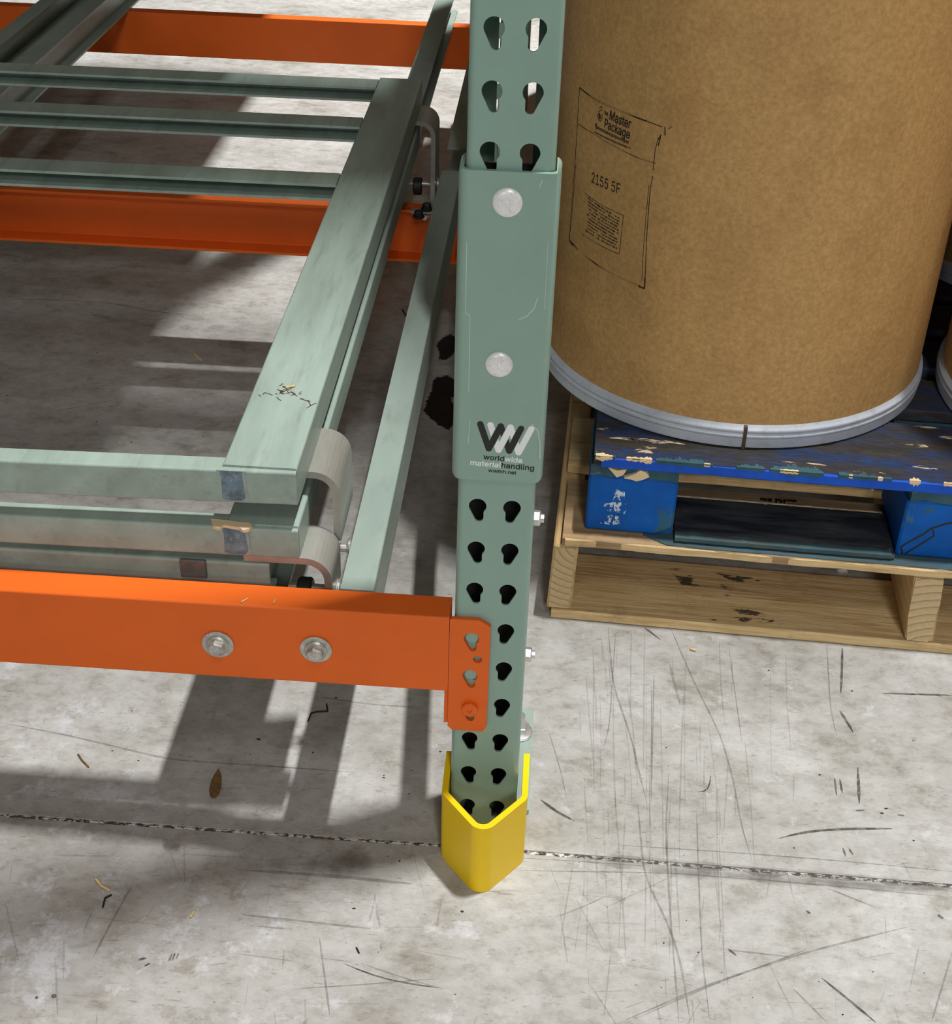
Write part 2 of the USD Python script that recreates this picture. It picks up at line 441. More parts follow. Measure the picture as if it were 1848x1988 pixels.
# concrete: tones from noise, residue and stain from the floor's own vertex masks
M["concrete"] = mat("concrete", {
    "g": ("geometry", {}),
    "st": ("mapping", {"scale": (1.0, 1.35, 1.0)}),
    "n": ("noise_texture", {"scale": 3.1, "detail": 10.0, "roughness": 0.70, "distortion": 0.0}),
    "r": ("rgb_ramp", {"ramp": [(0.30, (0.270, 0.258, 0.232)), (0.44, (0.400, 0.392, 0.370)), (0.56, (0.462, 0.458, 0.443)), (0.72, (0.56, 0.56, 0.552))]}),
    "n2": ("noise_texture", {"scale": 30.0, "detail": 10.0, "roughness": 0.78, "distortion": 0.0}),
    "r2": ("rgb_ramp", {"ramp": [(0.28, (0.58, 0.56, 0.53)), (0.42, (0.86, 0.85, 0.83)), (0.52, (1.0, 1.0, 1.0)), (0.64, (1.06, 1.06, 1.06)), (0.78, (1.22, 1.22, 1.23))]}),
    "x": ("mix_color", {"blend_type": "multiply", "fac": 1.0, "use_clamp": False}),
    "n4": ("noise_texture", {"scale": 9.0, "detail": 10.0, "roughness": 0.72, "distortion": 0.15}),
    "r4": ("rgb_ramp", {"ramp": [(0.36, (0.74, 0.71, 0.66)), (0.41, (0.88, 0.86, 0.83)), (0.43, (0.98, 0.97, 0.96)), (0.50, (0.99, 0.99, 0.99)), (0.515, (1.07, 1.07, 1.08)), (0.60, (1.06, 1.06, 1.07)), (0.615, (0.88, 0.86, 0.83))]}),
    "x4": ("mix_color", {"blend_type": "multiply", "fac": 0.95, "use_clamp": False}),
    "st3": ("mapping", {"scale": (1.0, 3.6, 1.0)}),
    "n3": ("noise_texture", {"scale": 62.0, "detail": 7.0, "roughness": 0.72}),
    "r3": ("rgb_ramp", {"ramp": [(0.585, (1, 1, 1)), (0.66, (0.55, 0.52, 0.48)), (0.74, (0.30, 0.28, 0.25))]}),
    "x3": ("mix_color", {"blend_type": "multiply", "fac": 0.75}),
    "ar": ("attribute", {"attribute": "residue"}),
    "nr": ("noise_texture", {"scale": 24.0, "detail": 10.0, "roughness": 0.76, "distortion": 0.1}),
    "nrk": ("math", {"math_type": "multiply_add", "value2": 2.0, "value3": -0.5}),
    "sr": ("math", {"math_type": "add"}),
    "kr": ("rgb_ramp", {"ramp": [(0.62, (0, 0, 0)), (0.70, (0.35, 0.35, 0.35)), (0.80, (0.50, 0.50, 0.50)), (0.84, (0.80, 0.80, 0.80)), (1.0, (0.85, 0.85, 0.85))]}),
    "xr": ("mix_color", {"b": (0.64, 0.655, 0.695)}),
    "ad": ("attribute", {"attribute": "stain"}),
    "nd": ("noise_texture", {"scale": 13.0, "detail": 9.0, "roughness": 0.72, "distortion": 0.1}),
    "sd": ("math", {"math_type": "add"}),
    "kd": ("rgb_ramp", {"ramp": [(0.62, (0, 0, 0)), (0.95, (0.85, 0.85, 0.85))]}),
    "xd": ("mix_color", {"b": (0.095, 0.085, 0.072)}),
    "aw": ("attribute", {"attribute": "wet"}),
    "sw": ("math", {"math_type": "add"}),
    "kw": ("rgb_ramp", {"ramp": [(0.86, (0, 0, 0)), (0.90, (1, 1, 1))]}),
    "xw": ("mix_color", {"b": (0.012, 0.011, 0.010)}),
    "b": ("bump", {"strength": 0.30, "distance": 0.002}),
    "rr": ("map_range", {"from_min": 0.3, "from_max": 0.7, "to_min": 0.50, "to_max": 0.72}),
    "p": ("principled_bsdf", {"specular_ior_level": 0.35}),
}, [("g.position", "st.vector"), ("st.vector", "n.vector"), ("n.fac", "r.fac"), ("st.vector", "n2.vector"), ("n2.fac", "r2.fac"), ("r.color", "x.a"), ("r2.color", "x.b"),
    ("st.vector", "n4.vector"), ("n4.fac", "r4.fac"), ("x.result", "x4.a"), ("r4.color", "x4.b"),
    ("g.position", "st3.vector"), ("st3.vector", "n3.vector"), ("n3.fac", "r3.fac"), ("x4.result", "x3.a"), ("r3.color", "x3.b"),
    ("ar.fac", "sr.value1"), ("nr.fac", "nrk.value1"), ("nrk.value", "sr.value2"), ("g.position", "nr.vector"), ("sr.value", "kr.fac"), ("kr.color", "xr.fac"), ("x3.result", "xr.a"),
    ("ad.fac", "sd.value1"), ("nd.fac", "sd.value2"), ("g.position", "nd.vector"), ("sd.value", "kd.fac"), ("kd.color", "xd.fac"), ("xr.result", "xd.a"),
    ("aw.fac", "sw.value1"), ("nd.fac", "sw.value2"), ("sw.value", "kw.fac"), ("kw.color", "xw.fac"), ("xd.result", "xw.a"),
    ("xw.result", "p.base_color"), ("n2.fac", "b.height"), ("b.normal", "p.normal"), ("n2.fac", "rr.value"), ("rr.result", "p.roughness")])


def flake_mat(name, col, cut, scale=(60, 60, 60)):
    """Flakes of another colour with crisp edges; the surface below shows between them."""
    return mat(name, {
        "t": ("texture_coordinate", {}),
        "m": ("mapping", {"scale": scale}),
        "n": ("noise_texture", {"scale": 1.0, "detail": 8.0, "roughness": 0.7}),
        "k": ("rgb_ramp", {"ramp": [(cut - 0.015, (0, 0, 0)), (cut + 0.015, (1, 1, 1))]}),
        "tr": ("transparent_bsdf", {}),
        "p": ("principled_bsdf", {"base_color": col, "roughness": 0.75, "specular_ior_level": 0.2}),
        "x": ("mix_closure", {}),
    }, [("t.object", "m.vector"), ("m.vector", "n.vector"), ("n.fac", "k.fac"), ("k.color", "x.fac"), ("tr.BSDF", "x.closure1"), ("p.BSDF", "x.closure2")], surface="x.closure")


def mark_mat(name, col, cover, scale=60.0):
    """Rubber and grime rubbed thinly over the floor: the concrete shows through in grains."""
    return mat(name, {
        "g": ("geometry", {}),
        "n": ("noise_texture", {"scale": scale, "detail": 6.0, "roughness": 0.7}),
        "k": ("rgb_ramp", {"ramp": [(0.34, (cover,) * 3), (0.66, (cover * 0.25,) * 3)]}),
        "t": ("transparent_bsdf", {}),
        "p": ("principled_bsdf", {"base_color": col, "roughness": 0.75, "specular_ior_level": 0.2}),
        "x": ("mix_closure", {}),
    }, [("g.position", "n.vector"), ("n.fac", "k.fac"), ("k.color", "x.fac"), ("t.BSDF", "x.closure1"), ("p.BSDF", "x.closure2")], surface="x.closure")


M["white_flakes"] = flake_mat("white_flakes", (0.70, 0.82, 0.92), 0.535, (110, 60, 60))
M["pine_flakes"] = flake_mat("pine_flakes", (0.62, 0.50, 0.34), 0.50, (40, 200, 60))
M["mark_grey"] = mark_mat("scuff_grey", (0.17, 0.16, 0.15), 0.44)
M["mark_dark"] = mark_mat("scuff_dark", (0.06, 0.056, 0.05), 0.85, 90)
M["mark_soft"] = mark_mat("scuff_soft", (0.19, 0.18, 0.165), 0.23, 45)
M["grime"] = flake_mat("grime", (0.105, 0.080, 0.052), 0.56, (22, 55, 40))
M["joint"] = mat("joint_filler", {
    "g": ("geometry", {}),
    "m": ("mapping", {"scale": (1.0, 1.6, 1.0)}),
    "v": ("noise_texture", {"scale": 120.0, "detail": 3.0, "roughness": 0.7}),
    "r": ("rgb_ramp", {"ramp": [(0.47, (0.07, 0.06, 0.052)), (0.54, (0.70, 0.68, 0.64))]}),
    "p": ("principled_bsdf", {"roughness": 0.85}),
}, [("g.position", "m.vector"), ("m.vector", "v.vector"), ("v.fac", "r.fac"), ("r.color", "p.base_color")])

# ------------------------------------------------------------------ floor
def joint_y(x):
    return -12.5 - 8.0 * np.clip((x + 40) / 575, 0, 3)


def floor_slab(y_lo, y_hi, fine_lo, fine_hi):
    """Grid in mm with masks; rows relative to the joint line."""
    xs = np.unique(np.concatenate([np.linspace(-6000, -1500, 10), np.arange(-1500, 1300.1, 8), np.linspace(1300, 6000, 10)]))
    ys = [np.arange(fine_lo, fine_hi + .1, 8)]
    if y_lo < fine_lo:
        ys.append(np.linspace(y_lo, fine_lo, 8))
    if y_hi > fine_hi:
        ys.append(np.linspace(fine_hi, y_hi, 12))
    ys = np.unique(np.concatenate(ys))
    X, Y = np.meshgrid(xs, ys)
    Yw = Y + joint_y(X)
    Z = np.zeros_like(X)
    return xs, ys, X, Yw, Z


def blob(X, Y, c, sx, sy, rot=0.0):
    dx, dy = X - c[0], Y - c[1]
    cr, sr = math.cos(rot), math.sin(rot)
    u, v = dx * cr + dy * sr, -dx * sr + dy * cr
    return np.exp(-((u / sx) ** 2 + (v / sy) ** 2))


FLOOR = thing("floor", "grey worn concrete warehouse floor with a filled saw cut joint and forklift scuffs", None, (0, 0, 0), kind="structure")


def px_blob(X, Y, u, v, su, sv):
    c = on_z(u, v)
    ex = np.abs(on_z(u + su, v) - c)[0]
    ey = np.abs(on_z(u, v + sv) - c)[1]
    return blob(X, Y, c, ex, ey)


def add_slab(y_lo, y_hi, fine_lo, fine_hi, lip):
    xs, ys, X, Y, Z = floor_slab(y_lo, y_hi, fine_lo, fine_hi)
    res = np.zeros_like(X) - 0.07
    for u, v, su, sv, a in ((60, 1830, 110, 90, .34), (150, 1535, 190, 30, .36), (420, 1790, 200, 90, .20), (120, 1390, 60, 70, .26), (560, 1930, 80, 70, .20),
                            (880, 1800, 70, 22, .42), (30, 1300, 60, 30, .34), (240, 1545, 80, 22, .22), (60, 1890, 120, 60, .22), (800, 1960, 90, 30, .16), (1140, 1560, 30, 60, .22),
                            (700, 1500, 40, 60, .16), (200, 1620, 120, 30, .05), (330, 1860, 90, 50, .18)):
        res += 0.75 * a * px_blob(X, Y, u, v, su, sv)
    stain = np.zeros_like(X) - 0.12
    for u, v, su, sv, a in ((690, 1660, 60, 40, .42), (450, 1660, 160, 40, .20), (620, 1690, 180, 22, .25), (80, 1640, 120, 40, .18), (840, 1650, 40, 40, .28), (1180, 1880, 200, 120, .10),
                            (1040, 1930, 60, 50, .18), (1400, 1700, 300, 14, .30), (1700, 1720, 200, 16, .32), (1500, 1350, 60, 40, .12), (1700, 1420, 120, 60, .10), (1640, 1640, 40, 30, .22),
                            (330, 1930, 120, 40, .12), (1110, 1250, 80, 14, .34), (1640, 1920, 90, 70, .16), (700, 1210, 120, 60, .1), (140, 1850, 40, 20, .25)):
        stain += a * px_blob(X, Y, u, v, su, sv)
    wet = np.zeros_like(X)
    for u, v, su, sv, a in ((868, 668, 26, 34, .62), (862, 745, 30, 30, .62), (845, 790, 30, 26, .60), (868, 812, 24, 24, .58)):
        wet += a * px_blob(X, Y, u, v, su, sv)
    ny, nx = X.shape
    V = np.stack([X, Y, Z], -1).reshape(-1, 3)
    idx = np.arange(ny * nx).reshape(ny, nx)
    Fq = np.stack([idx[:-1, :-1], idx[:-1, 1:], idx[1:, 1:], idx[1:, :-1]], -1).reshape(-1, 4)
    row = idx[0] if lip == "first" else idx[-1]
    off = 3.0 if lip == "first" else -3.0
    V[row, 1] += off
    wall = V[row].copy()
    wall[:, 2] = -25
    wi = len(V) + np.arange(nx)
    V = np.vstack([V, wall])
    if lip == "first":
        Wq = np.stack([wi[:-1], wi[1:], row[1:], row[:-1]], -1)
    else:
        Wq = np.stack([row[:-1], row[1:], wi[1:], wi[:-1]], -1)
    faces = np.vstack([Fq, Wq])
    path = FLOOR + "/" + numbered(FLOOR, "slab")
    usdkit.mesh(stage, path, (V / 1000, faces), M["concrete"])
    pv = UsdGeom.PrimvarsAPI(stage.GetPrimAtPath(path))
    for nm, a in (("residue", res), ("stain", stain), ("wet", wet)):
        vals = np.concatenate([a.ravel(), np.zeros(nx)]).astype(np.float32)
        pv.CreatePrimvar(nm, Sdf.ValueTypeNames.FloatArray, "vertex").Set(Vt.FloatArray.FromNumpy(vals))


add_slab(0, 8000, 0, 2800, "first")
add_slab(-4000, 0, -640, 0, "last")
jx = np.linspace(-6000, 6000, 241)
jl = np.stack([jx, joint_y(jx) - 3.2, np.full_like(jx, -1.6)], 1)
jh = np.stack([jx, joint_y(jx) + 3.2, np.full_like(jx, -1.6)], 1)
jm = np.stack([jx, joint_y(jx), np.full_like(jx, -0.6)], 1)
ii = np.arange(240)
part(FLOOR, "joint_filler", trimesh.Trimesh(np.vstack([jl, jm, jh]), np.vstack([
    np.stack([ii, ii + 1, ii + 242], 1), np.stack([ii, ii + 242, ii + 241], 1),
    np.stack([ii + 241, ii + 242, ii + 483], 1), np.stack([ii + 241, ii + 483, ii + 482], 1)]), process=False), M["joint"],
    label="white flecked filler in the saw cut joint")


def streak(points, width, z=0.12, taper=True, jitter=0.25, seed=0):
    """A thin rubbed mark on the floor through pixel points of the photograph."""
    r = np.random.default_rng(seed)
    P = np.array([on_z(u, v)[:2] for u, v in points])
    seg = np.r_[0, np.cumsum(np.hypot(*np.diff(P, axis=0).T))]
    n = max(5, int(seg[-1] / 14))
    s = np.linspace(0, seg[-1], n)
    L = np.stack([np.interp(s, seg, P[:, 0]), np.interp(s, seg, P[:, 1])], 1)
    if len(P) > 2:
        for _ in range(3):
            L[1:-1] = (L[:-2] + 2 * L[1:-1] + L[2:]) / 4
    T = np.gradient(L, axis=0)
    T /= np.linalg.norm(T, axis=1, keepdims=True)
    N = np.stack([-T[:, 1], T[:, 0]], 1)
    w = width / 2 * (1 + jitter * (r.random(n) - .5))
    if taper:
        w *= np.clip(np.minimum(np.arange(n), np.arange(n)[::-1]) / (0.18 * n) + 0.25, 0, 1)
    A, B = L + N * w[:, None], L - N * w[:, None]
    V = np.vstack([np.c_[A, np.full(n, z)], np.c_[B, np.full(n, z)]])
    i = np.arange(n - 1)
    F = np.vstack([np.stack([i, i + n, i + 1], 1), np.stack([i + 1, i + n, i + n + 1], 1)])
    return trimesh.Trimesh(V, F, process=False)


soft, grey, dark = [], [], []
# fine lengthwise scratches in front of the pallet
for k in range(64):
    u = 1110 + 330 * rng.beta(1.5, 2.2) + (250 * rng.random() if rng.random() < .2 else 0)
    v0 = 1225 + 480 * rng.random() ** 1.6
    ln = 40 + 330 * rng.random() ** 2
    du = rng.normal(0.02, 0.05) * ln
    soft.append(streak([(u, v0), (u + du * .5 + rng.normal(0, 2), v0 + ln / 2), (u + du, v0 + ln)], 0.8 + 1.4 * rng.random(), seed=k))
for k in range(46):
    u, v0 = 1060 + 760 * rng.random(), 1660 + 300 * rng.random()
    ln = 30 + 150 * rng.random() ** 2
    a = rng.normal(1.5, 0.25) if rng.random() < .6 else rng.normal(0.1, 0.3)
    soft.append(streak([(u, v0), (u + ln * math.cos(a), v0 + ln * math.sin(a))], 0.8 + 1.2 * rng.random(), seed=100 + k))
for k in range(60):
    u, v0 = 10 + 1000 * rng.random(), 1610 + 370 * rng.random()
    ln = 20 + 110 * rng.random() ** 2
    a = rng.normal(0.07, 0.08) if rng.random() < .7 else rng.normal(1.6, 0.3)
    soft.append(streak([(u, v0), (u + ln * math.cos(a), v0 + ln * math.sin(a))], 0.8 + 1.6 * rng.random(), seed=300 + k))
for q, (pts, w) in enumerate([
        ([(1180, 1215), (1190, 1330), (1228, 1440), (1240, 1500), (1256, 1560)], 2.4), ([(1300, 1215), (1345, 1320), (1400, 1430), (1425, 1520), (1438, 1600), (1460, 1672)], 2.2),
        ([(1352, 1570), (1356, 1700), (1362, 1850), (1378, 1985)], 1.7), ([(1238, 1560), (1250, 1700), (1300, 1800), (1322, 1870), (1340, 1985)], 2.6),
        ([(1298, 1500), (1292, 1620), (1300, 1760), (1318, 1985)], 2.0), ([(1195, 1230), (1182, 1420), (1172, 1450)], 1.6), ([(1415, 1260), (1440, 1440)], 1.4),
        ([(1605, 1255), (1612, 1380), (1624, 1428)], 2.0), ([(1065, 1420), (1090, 1500), (1100, 1552)], 1.6), ([(1215, 1980), (1380, 1910), (1560, 1850), (1760, 1800)], 2.6),
        ([(1240, 1975), (1400, 1905), (1570, 1842)], 1.6), ([(1420, 1845), (1535, 1858)], 2.4), ([(1600, 1722), (1700, 1762)], 2.2), ([(1000, 1690), (1300, 1695), (1560, 1715), (1848, 1742)], 1.8),
        ([(1190, 1640), (1420, 1655), (1640, 1672), (1848, 1692)], 1.8), ([(1270, 1300), (1264, 1560)], 1.5), ([(1300, 1290), (1320, 1368)], 4.0), ([(1265, 1330), (1265, 1500)], 1.4),
        ([(1848, 1850), (1808, 1985)], 2.0), ([(1540, 1920), (1605, 1985)], 2.2), ([(0, 1403), (120, 1425), (330, 1475), (560, 1490), (690, 1500)], 2.6), ([(480, 1690), (640, 1700), (800, 1716)], 4.5),
        ([(470, 1776), (600, 1790), (720, 1803)], 3.0), ([(500, 1798), (560, 1804)], 2.0), ([(260, 1712), (200, 1820), (180, 1860)], 2.4), ([(1000, 1665), (1120, 1672), (1260, 1682)], 1.4),
        ([(700, 1870), (800, 1905), (860, 1920)], 1.8), ([(570, 1920), (700, 1912), (850, 1900)], 1.6), ([(620, 1820), (640, 1970)], 2.2), ([(1080, 1780), (1118, 1768), (1176, 1740)], 1.6),
        ([(0, 580), (110, 582), (215, 588), (300, 605), (380, 612)], 3.0), ([(100, 800), (230, 775)], 2.0), ([(205, 1170), (330, 1190)], 2), ([(610, 1352), (720, 1368), (820, 1374)], 2.2)]):
    grey.append(streak(pts, w, 0.18, seed=600 + q))
for q, (pts, w) in enumerate([
        ([(1512, 1628), (1560, 1614), (1640, 1609), (1732, 1609)], 3.6), ([(1712, 1346), (1780, 1348), (1848, 1350)], 3.4), ([(1635, 1258), (1634, 1310), (1632, 1346)], 3.4),
        ([(1594, 1898), (1640, 1935), (1700, 1985)], 3.0), ([(1250, 1218), (1282, 1242)], 3.0), ([(1354, 1538), (1376, 1546), (1380, 1506)], 2.0), ([(1660, 1574), (1680, 1573)], 3.0),
        ([(1708, 1579), (1716, 1579)], 3.0), ([(1742, 1582), (1756, 1584)], 3.0), ([(1630, 1380), (1650, 1410), (1656, 1422)], 4.0), ([(1620, 1510), (1624, 1545)], 2.5), ([(1630, 1512), (1635, 1540)], 2.5),
        ([(1665, 1490), (1668, 1560)], 3.5), ([(1050, 1553), (1075, 1575), (1115, 1594)], 4.0), ([(1636, 1646), (1642, 1664)], 2.5), ([(1648, 1648), (1656, 1660)], 2.5), ([(670, 1872), (740, 1902), (850, 1918)], 1.8),
        ([(328, 1866), (334, 1852)], 2.2), ([(334, 1866), (340, 1850)], 2), ([(342, 1862), (347, 1850)], 2), ([(268, 1864), (284, 1860)], 3), ([(280, 1876), (292, 1870)], 2), ([(102, 1938), (107, 1930)], 5), ([(70, 1940), (72, 1934)], 3), ([(1413, 1842), (1430, 1856)], 3),
        ([(1565, 1768), (1573, 1774)], 3), ([(1820, 1776), (1832, 1784)], 4)]):
    dark.append(streak(pts, w, 0.24, seed=800 + q))
for q, (u0, u1) in enumerate(((1130, 1260), (1300, 1420), (1440, 1530), (1560, 1680), (1700, 1790), (1770, 1848))):
    grey.append(streak([(u0, 1655 + (u0 - 1020) * .082), ((u0 + u1) / 2, 1655 + ((u0 + u1) / 2 - 1020) * .082 + 1), (u1, 1655 + (u1 - 1020) * .082)], 5 + 3 * (q % 3), 0.2, seed=900 + q))
soft.append(streak([(1100, 1664), (1400, 1690), (1848, 1726)], 20, 0.1, seed=950))
part(FLOOR, "fine_scratches", cat_(*soft), M["mark_soft"], kind="stuff")
part(FLOOR, "scuff_marks", cat_(*grey), M["mark_grey"], kind="stuff")
part(FLOOR, "tyre_marks", cat_(*dark), M["mark_dark"], kind="stuff", label="black rubbed marks on the concrete")
grit = []
for k in range(150):
    u, v = (rng.random() * 1848, 1300 + rng.random() * 680) if rng.random() < .75 else (rng.random() * 860, 520 + rng.random() * 360)
    c = on_z(u, v)
    s = 0.45 + 1.3 * rng.random() ** 4
    pts = rng.normal(0, 1, (9, 3)) * np.array([s * (1 + rng.random()), s, s * .5]) * .5
    pts[:, 2] = np.abs(pts[:, 2])
    g = trimesh.convex.convex_hull(np.vstack([pts, [[s, 0, 0], [-s, 0, 0], [0, s, 0], [0, -s, 0]]]))
    grit.append(moved(g, c[0], c[1], 0.0))
part(FLOOR, "grit", cat_(*grit), M["wire_black"], kind="stuff", label="dark crumbs scattered on the concrete")

# ------------------------------------------------------------------ upright frame (front post with teardrop holes)
CX = 1.0
RACK = thing("rack_upright", "sage green pallet rack upright with two columns of teardrop holes and a bolted sleeve", "rack upright", (CX, 38, 0))


def column_profile(y0, CX=CX):
    pts = [(CX - 17, y0 + 75), (CX - 36.5, y0 + 75), (CX - 36.5, y0 + 1.2), (CX + 36.5, y0 + 1.2), (CX + 36.5, y0 + 75), (CX + 17, y0 + 75)]
    return sheet(pts, 2.4, 5.5, 6)


def teardrop():
    big = Point(0, 0).buffer(8.6, 24)
    small = Point(1.75, -13.6).buffer(4.3, 12)
    hull = unary_union([big, small]).convex_hull
    left = hull.intersection(sbox(-20, -30, 1.5, 20))
    stem = sbox(0, -13.6, 1.75 + 4.3, 0)
    s = unary_union([big, small, left, stem]).buffer(-0.01)
    return s.buffer(0.9).buffer(-1.8).buffer(0.9)


drop_l = teardrop()
drop_r = affinity.scale(drop_l, -1, 1, origin=(0, 0))


def column(y0, z1, dx=0.0):
    body = manifold(along_z(column_profile(y0, CX + dx), 8, z1))
    holes = []
    k = 0
    while 55.7 + 50.8 * k < z1 - 40:
        z = 55.7 + 50.8 * k
        holes.append(face_prism(affinity.translate(drop_l, dx - 16.8, z), y0 - 6, y0 + 9))
        holes.append(face_prism(affinity.translate(drop_r, dx + 16.8, z), y0 - 6, y0 + 9))
        k += 1
    for h in np.arange(100, z1 - 50, 101.6):
        holes.append(manifold(moved(turned(trimesh.creation.cylinder(4.5, 12), [1, 0, 0]), CX + dx + 36.5, y0 + 58, h)))
    return body - m3.Manifold.batch_boolean(holes, m3.OpType.Add)


part(RACK, "column", column(0, 4200), M["green"], smooth=25)
bp = unary_union([sbox(-37.2, -24, 43.6, 60), sbox(-37.2, 44, 54, 222)]).buffer(-2).buffer(2)
plate = part(RACK, "base_plate", along_z(bp, 0, 8), M["green_worn"], smooth=20)
part(plate, "anchor_bolt", cat_(moved(hex_bolt(17, 2.5, 12.5, 11), 37, 176, 8), moved(trimesh.creation.cylinder(7, 22), 37, 176, 26)), M["zinc"], label="bright zinc anchor nut", smooth=30)
for z in (425.5, 247.5):
    part(RACK, "side_bolt", cat_(moved(turned(hex_bolt(0, 0, 8.2, 8), [1, 0, 0]), 37.5, 40, z), moved(turned(trimesh.creation.cylinder(4.5, 5), [1, 0, 0]), 46.5, 40, z)), M["zinc"], label="zinc hex bolt in the side of the post", smooth=30)
# column further back and the struts that tie the frame
part(RACK, "column", column(1240, 4200, -77), M["green"], smooth=25)
for z in (425.5, 3200):
    st_m = along_y(affinity.translate(sheet([(-12, -14), (-12, 14), (12, 14), (12, -14)], 2, 3), CX, z), 79, 1238)
    st_m.vertices[:, 0] -= 77 * (st_m.vertices[:, 1] - 79) / 1159
    part(RACK, "strut", st_m, M["green"], smooth=25)
# stiffener channel closing the inside of the lower post, up into the sleeve; near-black to paint the shade inside
part(RACK, "stiffener", along_z(sheet([(CX - 33.5, 7), (CX - 33.5, 71.5), (CX + 33.5, 71.5), (CX + 33.5, 7)], 2.4, 3), 8.2, 783), M["dark_steel_and_shade"], smooth=25, label="inner channel coloured near black for the shade behind the lower holes")
# bolted sleeve over the front post
SF = -5.4                                                          # its front face
sl = sheet([(-40.6, 36), (-40.6, SF + 2.2), (CX + 41.2, SF + 2.2), (CX + 41.2, 36)], 4.4, 7.5, 8)
sleeve_m = manifold(along_z(sl, 496, 803))
side_cut = Polygon([(-80, 480), (80, 480), (80, 520), (30, 500), (-80, 500)])
front_round = sbox(-43.4, 495.0, CX + 44.0, 804.5).buffer(-9).buffer(9, 8)
keep = face_prism(front_round, -30, 60)
part_sleeve = part(RACK, "sleeve", sleeve_m ^ keep, M["green"], smooth=28)
for x, z in ((-0.2, 776.2), (-1.5, 621.5)):
    r = 13.0 if z > 700 else 12.6
    marks = [cbox(2.5, 8.2, -0.7, 0.7, 3.1, 4.7, 0.4).apply_transform(trimesh.transformations.rotation_matrix(math.radians(a_), [0, 0, 1])) for a_ in (25, 145, 268)]
    nut = cbox(-2.2, 1.6, -1.6, 2.0, 4.0, 5.1, 0.6)
    part(part_sleeve, "carriage_bolt", moved(turned(cat_(dome_bolt(r, 4.6), *marks, nut), [0, -1, 0]), x, SF, z), M["zinc_bright"], label="domed zinc bolt head", smooth=40)


def face_poly(poly, depth=0.25, y=SF):
    """Flat print on a face that looks along -y; poly in (x, z)."""
    return along_y(poly, y - depth, y + 0.02)


def sl_px(px, py):
    X = on_y(860 + px / 8.4, 780 + py / 8.4, SF)
    return X[0], X[2]


Rr = 3.0


def stroke(*pts, r=Rr):
    return LineString([sl_px(*p) for p in pts]).buffer(r, 10)


K1 = stroke((608, 362), (746, 765), (942, 397))
K2 = stroke((942, 397), (1080, 803))
K3 = stroke((1080, 803), (1272, 437))
W1, W2, W3, W4 = stroke((774, 375), (905, 788)), stroke((905, 788), (1102, 412)), stroke((1102, 412), (1232, 830)), stroke((1232, 830), (1440, 440))
inner = lambda p: p.buffer(0.45)
white = unary_union([W2, W4, W1.difference(inner(K1)), W3.difference(inner(K3)).difference(inner(W2)).union(W3.intersection(W2.buffer(.1)))])
white = unary_union([W2, W4, W1.difference(inner(K1)), W3.difference(inner(K3))])
black = unary_union([K1, K3, K2.difference(inner(W2))]).difference(W4)
white = white.difference(K1.difference(W2))
part(part_sleeve, "logo_black", face_poly(black), M["black_print"], label="black strokes of the zigzag logo")
part(part_sleeve, "logo_white", face_poly(white), M["white_print"], label="white strokes of the zigzag logo")


def lettering(text, bold=True):
    t = meshkit.text_mesh(text, 1.0, 0.05, bold=bold)
    return t


def put_line(runs, x0, x1, zb, rot, height, parent, depth=0.25):
    """Runs of (text, material, part name) set one after the other from x0 to x1 on the sleeve face."""
    gap = {}
    whole = meshkit.text_mesh("".join(r[0] for r in runs), 1.0, 0.05, bold=True)
    total = whole.bounds[1][0] - whole.bounds[0][0]
    done = ""
    for text, m, nm in runs:
        t = meshkit.text_mesh(text, 1.0, 0.05, bold=True)
        if done:
            a = meshkit.text_mesh(done + text, 1.0, 0.05, bold=True)
            start = a.bounds[1][0] - (t.bounds[1][0])
        else:
            start = 0
        v = t.vertices.copy()
        v[:, 0] = (v[:, 0] + start - whole.bounds[0][0]) * (x1 - x0) / total
        v[:, 1] *= height
        out = np.empty_like(v)
        c, s = math.cos(rot), math.sin(rot)
        out[:, 0] = x0 + v[:, 0] * c - v[:, 1] * s
        out[:, 2] = zb + v[:, 0] * s + v[:, 1] * c
        out[:, 1] = SF + 0.02 - (v[:, 2] > 0.02) * depth
        part(parent, nm, trimesh.Trimesh(out, t.faces[:, ::1], process=False), m)
        done += text




def base_line(runs, a, b, h):
    (xa, za), (xb, zb) = sl_px(*a), sl_px(*b)
    put_line(runs, xa, xb, za, math.atan2(zb - za, xb - xa), h, part_sleeve)


base_line([("world", M["black_print"], "lettering"), ("wide", M["white_print"], "lettering")], (655, 932), (1292, 998), 5.3)
base_line([("material", M["white_print"], "lettering"), ("handling", M["black_print"], "lettering")], (442, 1026), (1482, 1122), 5.5)
base_line([("wwmh.net", M["black_print"], "lettering")], (735, 1142), (1192, 1186), 3.7)
# rubbed scratches on the sleeve
scr = []


def sl_scratch(pts, w):
    P = [(on_y(u, v, SF)[0], on_y(u, v, SF)[2]) for u, v in pts]
    scr.append(face_poly(LineString(P).buffer(w, 4), 0.12))


sl_scratch([(906, 470), (905, 530), (904, 608), (912, 612), (910, 760)], 0.35)
sl_scratch([(1044, 578), (1036, 600), (1022, 614), (1008, 620)], 0.5)
sl_scratch([(1032, 824), (1044, 836), (1048, 860), (1048, 890)], 0.7)
sl_scratch([(912, 816), (909, 860)], 0.3)
sl_scratch([(1053, 350), (1048, 362)], 0.5)
sl_scratch([(1064, 470), (1057, 600)], 0.3)
part(part_sleeve, "scratches", cat_(*scr), M["scratch_light"], kind="stuff")

